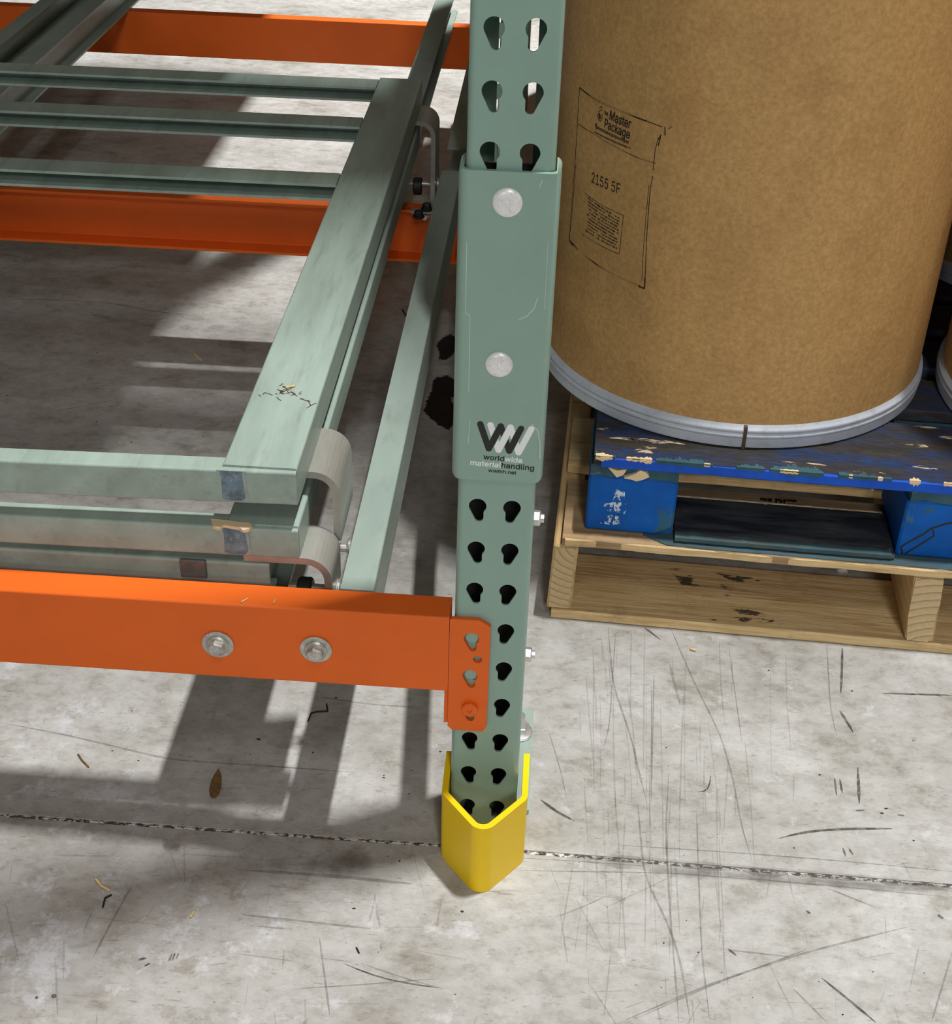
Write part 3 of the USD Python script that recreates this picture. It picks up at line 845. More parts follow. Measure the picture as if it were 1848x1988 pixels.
# yellow post protector
o = [(51, 42), (51, -29), (4, -88), (-44.5, -29), (-44.5, 38)]
path_c = fillet([(47.3, 42), (47.3, -27.5), (3.6, -82.5), (-40.9, -27.5), (-40.9, 38)], 13, 9)
prot_sec = LineString(path_c).buffer(3.4, cap_style=2, join_style=1)
PROT = thing("post_protector", "yellow steel post protector with a pointed nose around the foot of the rack upright", "post protector", (3, -30, 0))
pm = manifold(along_z(prot_sec, 0.4, 100))
soft_m = pm
part(PROT, "guard", pm, M["yellow"], smooth=35)

# ------------------------------------------------------------------ front beam
BEAM = thing("shelf_beam", "orange front shelf beam bolted low between the rack posts, its connector on the toothed post", "shelf beam", (-700, 13, 224))
bsec = sbox(-5.8, 226.5, 32, 326).buffer(-3).buffer(3, 6)
part(BEAM, "beam", along_x(bsec, -1443, -41.5), M["orange"], smooth=30)
pl = Polygon([(-41.0, 325.2), (-10.5, 325.2), (1.2, 317.5), (1.2, 180), (-3, 173), (-36, 173), (-41.0, 178)]).buffer(-2).buffer(2)
drop_s = affinity.scale(drop_l, 0.92, 0.92, origin=(0, 0))
slot = [affinity.translate(drop_s, -18.2, 300.5), affinity.translate(drop_s, -18.4, 250.8), affinity.translate(drop_s, -18.0, 203.5), Point(-11.2, 273.6).buffer(4.8)]
plate_m = face_prism(pl, -5.6, -0.6)
for s in slot:
    plate_m = plate_m - face_prism(s, -10, 4)
cp = part(BEAM, "connector_plate", cat_(arr(plate_m), along_z(sheet([(-43.6, 0.0), (-43.6, 31)], 4.0, 1), 178, 323)), M["orange"], smooth=25)
pin = lathe([[0, 0], [8.8, 0], [8.8, 8.6], [7.8, 9.6], [3.0, 9.8], [2.4, 8.2], [0, 8.2]], 36)
part(cp, "locking_pin", moved(turned(pin, [0, -1, 0]), -17.4, -1.5, 206.5), M["orange"], smooth=35)
for q, sz in enumerate((300.5, 250.8)):
    rv = lathe([[0, 0], [7.2, 0], [7.2, 2.2], [6.4, 3.0], [0, 3.0]], 24)
    part(cp, "rivet", moved(turned(rv, [0, -1, 0]), -17.6, 0.6, sz - 1.0), M["green"], smooth=35)
for x, z, nm in ((-285.0, 272.8, "zinc flange bolt nearer the middle of the beam"), (-181.0, 274.4, "grimy zinc flange bolt nearest the post")):
    part(BEAM, "flange_bolt", moved(turned(hex_bolt(17.0, 2.6, 9.2, 8), [0, -1, 0]), x, -5.8, z), M["zinc_dirty"], label=nm, smooth=30)

# ------------------------------------------------------------------ middle and rear beams
MB = thing("shelf_beam", "orange channel beam crossing under the middle of the stacked carts", "shelf beam", (-700, 1280, 152))
mid_y, mid_top, mid_bot = 1262.0, 254.5, 154.0
msec = sheet([(mid_y, mid_bot + 2.5), (mid_y + 38, mid_bot + 2.5), (mid_y + 38, mid_top - 2.5), (mid_y, mid_top - 2.5)], 5, 5)
part(MB, "beam", along_x(msec, -1519.5, -118.5), M["orange"], smooth=25)
part(MB, "connector_plate", along_z(sheet([(-120.4, 1236), (-120.4, 1318)], 3.8, 1), 110, 262), M["orange"])
part(MB, "rail_clip", cbox(-212, -170, 1246, 1262, mid_top, mid_top + 5, 1), M["steel"])
for x in (-196, -184):
    part(MB, "clip_bolt", moved(hex_bolt(11, 2, 8, 9), x, 1254 if x > -190 else 1230, mid_top + 5 if x > -190 else mid_top), M["dark_steel_and_shade"], smooth=30)
part(MB, "clip_bolt", moved(turned(hex_bolt(9, 2, 6, 7), [0, -1, 0]), -188, 1262, mid_top - 9), M["zinc"], smooth=30)
RB = thing("shelf_beam", "orange rear shelf beam at the far end of the rack rails", "shelf beam", (-700, 2510, 140))
rsec = sbox(2486, 147, 2524, 254.5).buffer(-3).buffer(3, 5)
part(RB, "beam", along_x(rsec, -1519.5, -118.5), M["orange"], smooth=30)
part(RACK, "column", column(2480, 4200, -77), M["green"], smooth=25)

# ------------------------------------------------------------------ rails
RT, RBT = 325.0, 255.0


def rail_c(x_web, x_open, y0, y1):
    """A channel rail: web at x_web, flanges reaching to x_open."""
    s = 1 if x_open > x_web else -1
    return along_y(sheet([(x_open, RBT + 2), (x_web + s * 2, RBT + 2), (x_web + s * 2, RT - 2), (x_open, RT - 2)], 4, 0.6, 4), y0, y1)


def rail_i(x0, x1, y0, y1):
    xm = (x0 + x1) / 2
    p = unary_union([sbox(x0, RBT, x1, RBT + 5), sbox(x0, RT - 5, x1, RT), sbox(xm - 2.5, RBT, xm + 2.5, RT)]).buffer(2.2).buffer(-2.2)
    return along_y(p, y0, y1)


R1 = thing("cart_rail", "outer green steel rail running back from the front beam beside the post", "cart rail", (-142, 660, RBT))
part(R1, "rail", rail_c(-124.5, -160, 34, 1281), M["green_rail"], smooth=25)
chips = [Polygon([(-158, 640), (-149, 646), (-146, 662), (-152, 656)]), Polygon([(-139, 636), (-131, 640), (-133, 668), (-138, 660)])]
R2 = thing("cart_rail", "short outer green rail continuing behind the middle beam, half hidden by the post", "cart rail", (-142, 2000, RBT))
part(R2, "rail", rail_c(-124.5, -160, 1400, 2620), M["green_rail"], smooth=25)
R3 = thing("cart_rail", "inner rail under the carts, its far end showing above their rear corner", "cart rail", (-255, 1300, RBT))
part(R3, "rail", rail_i(-277, -233, 110, 2620), M["green_rail"], smooth=25)
R4 = thing("cart_rail", "inner of the two grey green rails at the top left corner", "cart rail", (-1087, 1300, RBT))
part(R4, "rail", rail_i(-1111, -1063, 36, 2620), M["green_rail"], smooth=25)
R5 = thing("cart_rail", "outermost of the two grey green rails at the top left corner", "cart rail", (-1197, 1300, RBT))
part(R5, "rail", rail_c(-1218, -1177, 36, 2620), M["green_rail"], smooth=25)


# ------------------------------------------------------------------ push back carts, nested
def side_member(x0, x1, z0, z1, y0, y1):
    s = sheet([(x0 + 2.2, z0), (x0 + 2.2, z1 - 2.2), (x1 - 2.2, z1 - 2.2), (x1 - 2.2, z0)], 4.4, 0.8, 4)
    return along_y(s, y0, y1)


def cross_c(x0, x1, z0, z1, y0, depth, yaw=0.0, open_front=True):
    yb = y0 + depth
    if open_front:
        s = sheet([(y0, z0 + 2), (yb - 2, z0 + 2), (yb - 2, z1 - 2), (y0, z1 - 2)], 4, 0.8, 4)
    else:
        s = sheet([(yb, z0 + 2), (y0 + 2, z0 + 2), (y0 + 2, z1 - 2), (yb, z1 - 2)], 4, 1.0, 4)
    m = along_x(s, x0, x1)
    if yaw:
        m.apply_transform(trimesh.transformations.rotation_matrix(yaw, [0, 0, 1], [x1, y0, 0]))
    return m


def bracket(xin, xout, ztop, zbot, y0, y1, t=8.0, r=24):
    s = sheet([(xin, ztop - t / 2), (xout - t / 2, ztop - t / 2), (xout - t / 2, zbot)], t, r, 9)
    return along_y(s, y0, y1)


def wheel(xc, yc, zc):
    return moved(turned(lathe([[0, -8], [14, -8], [16, -6], [16, 6], [14, 8], [0, 8]], 32), [1, 0, 0]), xc, yc, zc)


def cart(label, z0, z1, y_front, y_back, xr, crossbars, br, yaw, open_edge=None):
    t = thing("push_back_cart", label, "rack cart", (-670, 700, z0))
    xl = -1340 - xr
    for nm, a, b in (("side_member", xr - 76.5, xr), ("side_member", xl, xl + 76.5)):
        part(t, nm, side_member(a, b, z0, z1, y_front + 4.4, y_back), M["green_worn"], smooth=28)
    f = cross_c(xl, xr - 0.5, z0 - 0.5, z1 - 2.5, y_front, 24, yaw, open_front=False)
    part(t, "front_cross_member", f, M["green_worn"], smooth=28)
    for (ya, ln) in crossbars:
        part(t, "cross_bar", cross_c(xl + 77, xr - 77, z1 - 27, z1 - 1, ya - 8, 50, 0.010), M["green_worn"], smooth=28)
    for (ya, yb, zb, hang) in br:
        b = part(t, "wheel_bracket", bracket(xr - 60, xr + 33, z0 - 0.2, zb, ya, yb), M["steel"], label="bent bare steel wheel bracket", smooth=28)
        ym = (ya + yb) / 2
        part(b, "wheel", wheel(xr - 2, ym, 283), M["dark_steel_and_shade"], smooth=30)
        part(b, "axle_bolt", cat_(moved(turned(hex_bolt(12, 2.4, 9, 7), [1, 0, 0]), xr + 33, ym, 288), moved(turned(trimesh.creation.cylinder(5, 60), [1, 0, 0]), xr + 10, ym, 288)), M["zinc"], smooth=30)
    return t


C1 = cart("topmost green steel push back cart with flat side beam and three cross bars", 417.5, 459.5, 48, 1364, -203.5,
          [(1316, 0), (1106, 0), (846, 0)], [(114, 206, 330, True), (1264, 1350, 250, True)], 0.030)
C2 = cart("middle push back cart nested under the top one, wood chip on its weld", 350, 388.5, 48, 1330, -204.5, [], [(50, 112, 285, True)], 0.012)
C3 = thing("push_back_cart", "lowest push back cart just showing above the front beam", "rack cart", (-670, 700, 300))
part(C3, "front_cross_member", cross_c(-1052, -238, 292, 339, 50, 34, 0.002, open_front=False), M["green_worn"], smooth=28)
part(C3, "side_member", side_member(-284, -212, 326.5, 338, 86, 1280), M["green_worn"], smooth=28)
part(C3, "side_member", side_member(-1128, -1056, 326.5, 338, 86, 1280), M["green_worn"], smooth=28)
part(C3, "tab", cbox(-333, -305, 45.5, 50.2, 318, 341, 1), M["tab_steel"], label="dark steel tab")


def weld_patch(c, x0, x1, z0, z1, y):
    p = Polygon([(x0 + 1, z0 + 2), (x0 + 5, z0), (x1 - 3, z0 + 0.5), (x1, z0 + 4), (x1 - 2, z1 - 2), (x1 - 1, z1), (x0, z1), (x0 + 1.5, z1 - 8)])
    part(c, "weld_halo", along_y(p.buffer(4.5).buffer(-1).intersection(sbox(x0 - 10, z0 - 1, x1 + 10, z1 + .2)), y - 0.25, y + 0.2), M["weld_halo"])
    part(c, "ground_weld", along_y(p, y - 1.2, y + 0.4), M["blue_weld"], label="blue ground weld patch")


weld_patch(C1, -281.5, -257, 421, 456.5, 46.0)
weld_patch(C2, -284, -258.5, 353, 385.5, 46.8)


def chip_poly(pts, z):
    return Polygon([tuple(on_z(u, v, z)[:2]) for u, v in pts])


# chipped enamel on the tops
ch = []
cr_ = np.random.default_rng(31)
for u0, v0, n_, L_ in ((545, 755, 5, 16), (560, 764, 5, 20), (578, 770, 4, 10), (510, 766, 3, 8), (596, 780, 3, 20), (540, 768, 4, 10), (560, 752, 3, 9)):
    for _ in range(n_):
        u1, v1 = u0 + cr_.normal(0, 7), v0 + cr_.normal(0, 5)
        a_ = cr_.normal(0.15, 0.5)
        l_ = L_ * (0.3 + 0.7 * cr_.random())
        Pq = [tuple(on_z(u1 + l_ * t_ * math.cos(a_), v1 + l_ * t_ * math.sin(a_) + cr_.normal(0, .8), 459.7)[:2]) for t_ in (0, .5, 1)]
        ch.append(LineString(Pq).buffer(0.35 + 0.5 * cr_.random(), 2))
part(C1, "paint_chips", cat_(*[along_z(p.buffer(0), 459.3, 459.75) for p in ch]), M["primer"], kind="stuff")
ch2 = [Polygon([on_y(u, v, 47.0 if 1 else 0)[[0, 2]] for u, v in p]) for p in ([(145, 904), (158, 905), (157, 908), (150, 907)], [(292, 912), (306, 914), (302, 917)], [(256, 918), (258, 928), (255, 926)])]

# ------------------------------------------------------------------ pine pallet on the floor
LP_YAW = -2.586
LP = thing("wooden_pallet", "bare pine pallet on the floor carrying the blue pallet", "pallet", (69.6, 423.2, 0), LP_YAW, local=True)


def rough_board(x0, x1, y0, y1, z0, z1, c=1.2, wav=1.2, seed=0, n=26):
    """A sawn board with slightly uneven edges, long along x."""
    r = np.random.default_rng(seed)
    L = x1 - x0
    k = max(4, int(L / n))
    xs = np.linspace(x0, x1, k + 1)
    fr = y0 + np.abs(r.normal(0, wav, k + 1))
    top = z1 - np.abs(r.normal(0, wav * .35, k + 1))
    bot = z0 + np.abs(r.normal(0, wav * .35, k + 1)) * 0.5
    rings = []
    for i, x in enumerate(xs):
        rings.append([(x, fr[i], bot[i] + c), (x, fr[i] + c, bot[i]), (x, y1 - c, z0), (x, y1, z0 + c), (x, y1, z1 - c), (x, y1 - c, z1), (x, fr[i] + c, top[i]), (x, fr[i], top[i] - c)])
    V = np.array(rings).reshape(-1, 3)
    m = 8
    F = []
    for i in range(k):
        for j in range(m):
            a, b = i * m + j, i * m + (j + 1) % m
            F += [(a, a + m, b), (b, a + m, b + m)]
    for j in range(1, m - 1):
        F += [(0, j, j + 1), (k * m, k * m + j + 1, k * m + j)]
    t = trimesh.Trimesh(V, F, process=False)
    t.fix_normals()
    return t


part(LP, "bottom_board", rough_board(2, 1016, 0, 142, 0, 15.5, 2.0, 0.5, 1), M["pine"])
for y0 in (470, 640, 1077):
    part(LP, "bottom_board", rough_board(2, 1016, y0, y0 + 142, 0, 15.5, 1.5, 0.8, int(y0)), M["pine"])


def stringer(x0, x1, skew=0.0):
    m = cbox(x0, x1, 3, 1214, 15.6, 123.8, 2.5)
    m.vertices[:, 0] += (m.vertices[:, 2] - 16) / 108 * skew
    return m


s1 = part(LP, "stringer", stringer(-5, 29, 4), M["pine_y"])
part(s1, "cut_end", along_y(Polygon([(-2.5, 18), (26, 18), (29.8, 121), (4, 121.5), (1.2, 108), (-1.5, 60)]).buffer(-.5), 1.8, 3.2), M["end_a"], label="sawn stringer end with growth rings")
s2 = part(LP, "stringer", stringer(488, 527, -8), M["pine_y"])
part(s2, "cut_end", along_y(Polygon([(490, 17), (518, 16.5), (523, 24), (520, 66), (522, 80), (518.5, 121.5), (482, 121.5), (484, 60)]), 1.6, 3.2), M["end_b"], label="sawn stringer end with bowed growth rings")
part(LP, "stringer", stringer(982, 1016, 0), M["pine_y"])
for q, (y0, y1) in enumerate(((0, 152), (186, 330), (400, 490), (560, 650), (720, 810), (880, 1010), (1075, 1216))):
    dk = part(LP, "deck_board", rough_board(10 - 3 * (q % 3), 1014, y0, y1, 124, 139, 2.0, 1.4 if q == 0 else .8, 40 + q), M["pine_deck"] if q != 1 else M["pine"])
    if q == 0:
        d0 = dk
# the front edge of the lead board is fresh split wood
edge = rough_board(14, 1012, -1.0, 3, 125.5, 137.2, 1.0, 1.2, 77)
part(d0, "split_edge", edge, M["pine"], label="pale split front edge")
# faded teal paint rubbed onto the lead board
part(d0, "teal_paint", along_z(Polygon([(118, 22), (150, 3), (200, 2), (300, 1.8), (420, 2.2), (540, 2), (700, 2), (900, 3), (900, 40), (118, 40)]).buffer(0), 138.6, 139.5), M["teal_wood"], label="teal paint rubbed off along the edge")
# broken printed letters on the second deck board
bl = []
lp_inv = np.array([[math.cos(math.radians(-LP_YAW)), -math.sin(math.radians(-LP_YAW))], [math.sin(math.radians(-LP_YAW)), math.cos(math.radians(-LP_YAW))]])


def lp_px(u, v, z):
    return lp_inv @ (on_z(u, v, z)[:2] - np.array([69.6, 423.2]))


for u0, u1, v0, v1 in ((1476, 1482, 967, 971), (1483, 1488, 968, 972), (1490, 1498, 968, 973), (1505, 1508, 968, 976), (1509, 1513, 969, 972), (1514, 1518, 970, 977), (1521, 1528, 970, 973), (1521, 1523.5, 972, 978), (1530, 1536, 970.5, 973), (1537, 1546, 971, 974)):
    P = [lp_px(u0, v0, 139.2), lp_px(u1, v0, 139.2), lp_px(u1, v1, 139.2), lp_px(u0, v1, 139.2)]
    bl.append(along_z(Polygon(P).buffer(.3), 138.9, 139.5))
part(LP, "stamped_letters", cat_(*bl), M["black_print"], label="faint black stamped letters")
gm = [Polygon([(165, 122), (200, 128), (245, 120), (318, 116), (316, 92), (262, 96), (252, 70), (268, 44), (322, 26), (330, 5), (190, 6), (204, 30), (196, 62), (182, 90)])]
part(LP + "/bottom_board", "grime", cat_(*[along_z(g_, 15.3, 15.75) for g_ in gm]), M["grime"], label="dark grime trodden into the board", kind="stuff")
# ------------------------------------------------------------------ blue pallet on top of it
BP_YAW = -2.35
BPZ = 139.8
BPO = np.array([109.6, 444.5])


def blue_pallet(label, loc, yaw):
    t = thing("blue_pallet", label, "pallet", loc, yaw, local=True)
    bxs = ((0, 118), (415, 601), (898, 1016))
    for j, y0 in enumerate((0, 536, 1072)):
        for i, (a, b) in enumerate(bxs):
            m = cbox(a, b, y0, y0 + 145, 0, 86.5, 3)
            if j == 0 and i == 0:
                cut = manifold(moved(trimesh.creation.box([80, 30, 40]), 0, 0, 0).apply_transform(trimesh.transformations.rotation_matrix(-0.52, [0, 1, 0])))
                mm = manifold(m) - cut.translate([105, -9, -14])
                m = arr(mm)
            part(t, "block", m, M["blue"], smooth=False)
    # stringer boards lie over the blocks, front to back
    for a, b in ((1, 117), (418, 598), (899, 1015)):
        r = np.random.default_rng(int(a))
        pts = [(a, 1217), (a, 4)] + [(a + (b - a) * k / 9, -3 + 7 * r.random()) for k in range(10)] + [(b, 4), (b, 1217)]
        part(t, "stringer_board", along_z(Polygon(pts).buffer(0), 87, 104), M["teal_split"])
    for q, (y0, y1) in enumerate(((0, 143), (180, 275), (312, 407), (444, 539), (576, 671), (708, 803), (840, 935), (972, 1040), (1073, 1216))):
        part(t, "deck_board", rough_board(4 + 2 * (q % 2), 1014, y0 - (7 if q == 0 else 0), y1, 104.4, 123, 2.2, 2.2 if q == 0 else 1.0, 90 + q, 18), M["blue_deck"])
    bb = None
    for a, b in ((121, 412), (604, 895)):
        part(t, "bottom_board", rough_board(a, b, -15, 90, 0.3, 8.5, 3, 2.0, int(a), 14), M["blue_dark"])
        if bb is None:
            bb = t + "/bottom_board"
            rr_ = np.random.default_rng(8)
            xs_ = np.arange(a, b + 1, 7)
            pl_ = Polygon([(x_, -15.6 + 1.2 * rr_.random()) for x_ in xs_] + [(x_, -4 + 6 * rr_.random()) for x_ in xs_[::-1]]).buffer(0)
            part(bb, "teal_edge", along_z(pl_, 3.0, 8.9), M["teal_wood"], label="teal worn front edge")
            pl_ = Polygon([(x_, 91) for x_ in xs_] + [(x_, 90 - 7 * max(0, rr_.random() - .35)) for x_ in xs_[::-1]]).buffer(0)
            part(bb, "split_edge", along_z(pl_, 4.0, 8.8), M["pine_bare"], label="pale split back edge", kind="stuff")
    for y0 in (536, 1072):
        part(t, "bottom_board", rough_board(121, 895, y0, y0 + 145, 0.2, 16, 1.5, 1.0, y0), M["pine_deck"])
    return t


BP = blue_pallet("blue painted block pallet with chipped edges on top of the pine pallet", (BPO[0], BPO[1], BPZ), BP_YAW)
# bright painted front edge, splinters and broken corner of the front board
fe = rough_board(14, 1008, -8.4, -3.0, 105.2, 120.5, 1.2, 0.7, 5, 16)
lead = BP + "/deck_board"
part(lead, "painted_edge", fe, M["blue_edge"], label="bright blue painted front edge")


def ragged_strips(seed, thr, amp, x0=6.0, x1=1008.0, step=1.6, scale=19.0):
    """Runs (x, depth) where noise along the edge exceeds thr."""
    xs = np.arange(x0, x1, step)
    q = np.stack([xs / scale, np.full_like(xs, 0.37 + seed), np.zeros_like(xs)], -1)
    n1 = meshkit.fbm(q, 5, seed) - thr
    d = np.where(n1 > 0, amp * n1 * 4.0, 0.0) * (0.6 + 0.8 * np.random.default_rng(seed).random(len(xs)))
    runs, cur = [], []
    for x_, d_ in zip(xs, d):
        if d_ > 0.15:
            cur.append((x_, d_))
        else:
            if len(cur) > 2:
                runs.append(cur)
            cur = []
    if len(cur) > 2:
        runs.append(cur)
    return runs


def edge_chips(seed, thr, front_amp, top_amp, lift, wander):
    ms = []
    w_ = np.random.default_rng(seed + 50)
    for run in ragged_strips(seed, thr, 1.0):
        xs = [p[0] for p in run]
        up = [(x_, 121.0 + wander * w_.random()) for x_ in xs]
        dn = [(x_, 120.6 - front_amp * d_) for x_, d_ in reversed(run)]
        p = Polygon(up + dn).buffer(0)
        if not p.is_empty:
            ms.append(along_y(p, -8.9 - lift, -6.0))
        p = Polygon([(x_, -8.7) for x_ in xs] + [(x_, -7.5 + top_amp * d_) for x_, d_ in reversed(run)]).buffer(0)
        if not p.is_empty:
            ms.append(along_z(p, 121.6, 123.2 + lift))
    return cat_(*ms)


part(lead, "teal_flakes", edge_chips(4, 0.43, 4.0, 11.0, 0.0, 0.6), M["teal_split"], kind="stuff", label="teal flaking paint along the broken edge")
part(lead, "splinters", edge_chips(9, 0.50, 3.6, 5.0, 0.35, 0.6), M["pine_bare"], kind="stuff", label="pale splinters along the broken edge")
tops = []
for u, v, l, w in ((1215, 853, 30, 3), (1270, 857, 55, 4), (1190, 835, 28, 3), (1248, 877, 18, 5), (1260, 868, 14, 4), (1780, 865, 20, 4), (1840, 850, 16, 3), (1795, 908, 22, 3), (1560, 900, 40, 2), (1690, 918, 30, 2), (1800, 830, 26, 2)):
    c = on_z(u, v, 262.5)[:2] - BPO
    a = math.radians(-BP_YAW)
    c = np.array([math.cos(a) * c[0] - math.sin(a) * c[1], math.sin(a) * c[0] + math.cos(a) * c[1]])
    l, w = l * 1.5, w * 2.4
    p = Polygon([(c[0] - l / 2, c[1]), (c[0] - l / 5, c[1] + w / 2), (c[0] + l / 3, c[1] + w / 3), (c[0] + l / 2, c[1] - w / 4), (c[0], c[1] - w / 2)])
    tops.append(along_z(p, 122.2, 123.4))
part(lead, "gouges", cat_(*tops), M["pine_flakes"], kind="stuff", label="pale gouges in the worn blue deck")
bk = BP + "/block"
blk_s = [along_y(Polygon(P), -0.35, 0.1) for P in ([(34, 50), (50, 52), (49, 64), (42, 72), (36, 70)], [(20, 34), (52, 30), (54, 46), (40, 49), (24, 44)], [(20, 12), (46, 10), (52, 24), (34, 27), (22, 22)])]
part(bk, "white_scrape", cat_(*blk_s), M["white_flakes"], label="white paint scraped onto the block", kind="stuff")
spp = [(46, 90), (60, 98), (66, 104), (74, 101), (78, 95), (70, 90), (62, 87), (56, 89)]
part(BP + "/stringer_board", "splintered_wood", cat_(along_y(Polygon(spp).buffer(0.3), -6, 2), along_y(Polygon([(24, 104), (36, 100), (48, 103), (44, 94), (36, 90), (30, 97)]).buffer(.2), -5, 2)), M["pine_bare"], label="bare broken wood")
# crack across the middle block
crk = [LineString([(424, 4), (420, 14), (428, 22), (446, 38), (452, 46), (470, 56), (500, 66)]).buffer(1.3, 2), LineString([(428, 4), (448, 24), (459, 36), (456, 44)]).buffer(1.2, 2)]
part(BP + "/block_001", "crack", along_y(unary_union(crk), -0.4, 0.4), M["wire_black"], label="crack across the blue block")

# ------------------------------------------------------------------ fibre drums
DR, DC = 272.3, np.array([311.0, 752.0])
DZ = BPZ + 123.3


def make_drum(label, c, z, group=None):
    t = thing("fibre_drum", label, "drum", (c[0], c[1], z), 0, group, local=True)
    H = 880
    body = lathe([[0, 20], [DR, 20], [DR, H], [0, H]], 160)
    part(t, "body", body, M["fibre"], smooth=40)
    rp = [[0, 0.2], [DR + 1.5, 0.2], [DR + 4.4, 1.6], [DR + 5.0, 3.5], [DR + 4.8, 15.5]]
    rp += [[DR + 4.6 + 2.0 * math.sin(t_), 18.5 - 3.0 * math.cos(t_)] for t_ in np.linspace(0.3, math.pi - 0.3, 7)]
    rp += [[DR + 3.8, 22.8]]
    rp += [[DR + 3.8 + 2.2 * math.sin(t_), 26.2 - 3.2 * math.cos(t_)] for t_ in np.linspace(0.3, math.pi - 0.3, 7)]
    rp += [[DR + 2.2, 31.0], [DR + 0.3, 34.0], [0, 34.0]]
    ch_ = part(t, "bottom_chime", lathe(rp, 200), M["chime"], label="grey steel chime ring", smooth=40)
    part(t, "lid", lathe([[0, H], [DR + 2, H], [DR + 6, H + 4], [DR + 6, H + 22], [DR - 4, H + 24], [DR - 10, H + 14], [0, H + 14]], 120), M["chime"], smooth=40)
    return t, ch_


D1, ch1 = make_drum("brown fibre drum with a printed label, standing on the blue pallet beside the post", DC, DZ)


def on_cyl(u, v, R=DR):
    d = ray(u, v)
    a = d[0] ** 2 + d[1] ** 2
    bb = 2 * ((CAM[0] - DC[0]) * d[0] + (CAM[1] - DC[1]) * d[1])
    cc = (CAM[0] - DC[0]) ** 2 + (CAM[1] - DC[1]) ** 2 - R ** 2
    t = (-bb - math.sqrt(max(bb * bb - 4 * a * cc, 0))) / (2 * a)
    X = CAM + d * t
    return math.atan2(X[1] - DC[1], X[0] - DC[0]) * R, X[2] - DZ


def wrap(mesh, R=DR, t=0.25):
    """A flat mesh in (arc length, height) laid onto the drum's wall."""
    v = mesh.vertices
    th = v[:, 0] / R
    rr = R + np.where(v[:, 2] > 0.5, t, -0.2)
    return trimesh.Trimesh(np.stack([rr * np.cos(th), rr * np.sin(th), v[:, 1]], 1), mesh.faces, process=False)


def line_on_drum(pts, w, closed=False):
    P = [on_cyl(u, v) for u, v in pts]
    L = LineString(P).segmentize(6.0).buffer(w / 2, 3)
    return wrap(extrude(L, 1.0))


ink = [line_on_drum([(1125, 170), (1140, 182), (1160, 195), (1190, 209), (1225, 224), (1255, 235)], 1.7), line_on_drum([(1255, 235), (1285, 246)], 0.9),
       line_on_drum([(1125, 172), (1118, 290), (1110, 400), (1105, 464)], 1.0), line_on_drum([(1118, 320), (1112, 400), (1107, 450)], 0.6),
       line_on_drum([(1105, 455), (1106, 468), (1112, 476)], 2.2), line_on_drum([(1106, 466), (1120, 482), (1140, 500), (1165, 518), (1190, 532), (1222, 547), (1242, 555)], 1.7),
       line_on_drum([(1240, 556), (1251, 560), (1252, 540)], 2.0), line_on_drum([(1252, 545), (1256, 450), (1262, 370), (1267, 342)], 0.9),
       line_on_drum([(1246, 545), (1248, 500), (1254, 420), (1260, 360)], 0.6), line_on_drum([(1268, 330), (1272, 290), (1278, 268)], 0.8), line_on_drum([(1291, 247), (1291, 262)], 1.4),
       line_on_drum([(1298, 250), (1304, 246)], 0.8), line_on_drum([(1279, 270), (1283, 262), (1278, 282)], 1.4)]
faint = [line_on_drum([(1123, 241), (1140, 252), (1155, 261), (1180, 277), (1210, 293), (1240, 307), (1272, 317)], 0.9),
         line_on_drum([(1136, 375), (1150, 386), (1175, 402), (1210, 418), (1206, 460), (1202, 493), (1180, 484), (1155, 470), (1130, 455)], 0.8)]


def text_on_drum(text, u0, v0, u1, v1, height, bold=True):
    """Baseline from (u0, v0) to (u1, v1) in the photograph."""
    a0, z0 = on_cyl(u0, v0)
    a1, z1 = on_cyl(u1, v1)
    t = meshkit.text_mesh(text, 1.0, 1.0, bold=bold)
    L = t.bounds[1][0]
    v = t.vertices.copy()
    s = math.hypot(a1 - a0, z1 - z0) / L
    ang = math.atan2(z1 - z0, a1 - a0)
    x, y = v[:, 0] * s, v[:, 1] * height
    m = trimesh.Trimesh(np.stack([a0 + x * math.cos(ang) - y * math.sin(ang), z0 + x * math.sin(ang) + y * math.cos(ang), v[:, 2]], 1), t.faces, process=False)
    return wrap(m)


ink += [text_on_drum("Master", 1182, 231, 1224, 250, 11.5), text_on_drum("Package", 1172, 246, 1222, 270, 11.0), text_on_drum("the", 1173, 222, 1180, 225, 5)]
num = text_on_drum("2155 5F", 1147, 353, 1203, 377, 13.5, bold=False)
small = []
for (u0, v0, u1, v1, th_) in ((1157, 246, 1221, 277, 4.2), (1154, 256, 1224, 288, 2.4)):
    a0, a1 = np.array(on_cyl(u0, v0)), np.array(on_cyl(u1, v1))
    rr = np.random.default_rng(int(u0))
    s = 0.0
    while s < 1:
        w = 0.02 + 0.05 * rr.random()
        p, q = a0 + (a1 - a0) * s, a0 + (a1 - a0) * min(1, s + w)
        small.append(wrap(extrude(LineString([p, q]).buffer(th_ / 2 * (0.6 + 0.4 * rr.random()), cap_style=2), 1.0)))
        s += w + 0.012
rr = np.random.default_rng(3)
for k in range(11):
    f = (k + 0.7) / 12
    A = np.array([1138, 379]) * (1 - f) + np.array([1133, 455]) * f + np.array([3, 0])
    Bq = np.array([1207, 420]) * (1 - f) + np.array([1201, 490]) * f - np.array([4, 0])
    a0, a1 = np.array(on_cyl(*A)), np.array(on_cyl(*Bq))
    s = 0.12 * rr.random()
    while s < 0.97:
        w = 0.03 + 0.09 * rr.random()
        p, q = a0 + (a1 - a0) * s, a0 + (a1 - a0) * min(1, s + w)
        small.append(wrap(extrude(LineString([p, q]).buffer(1.1 * (0.5 + 0.6 * rr.random()), cap_style=2), 1.0)))
        s += w + 0.02 + (0.1 * rr.random() if rr.random() < .2 else 0)
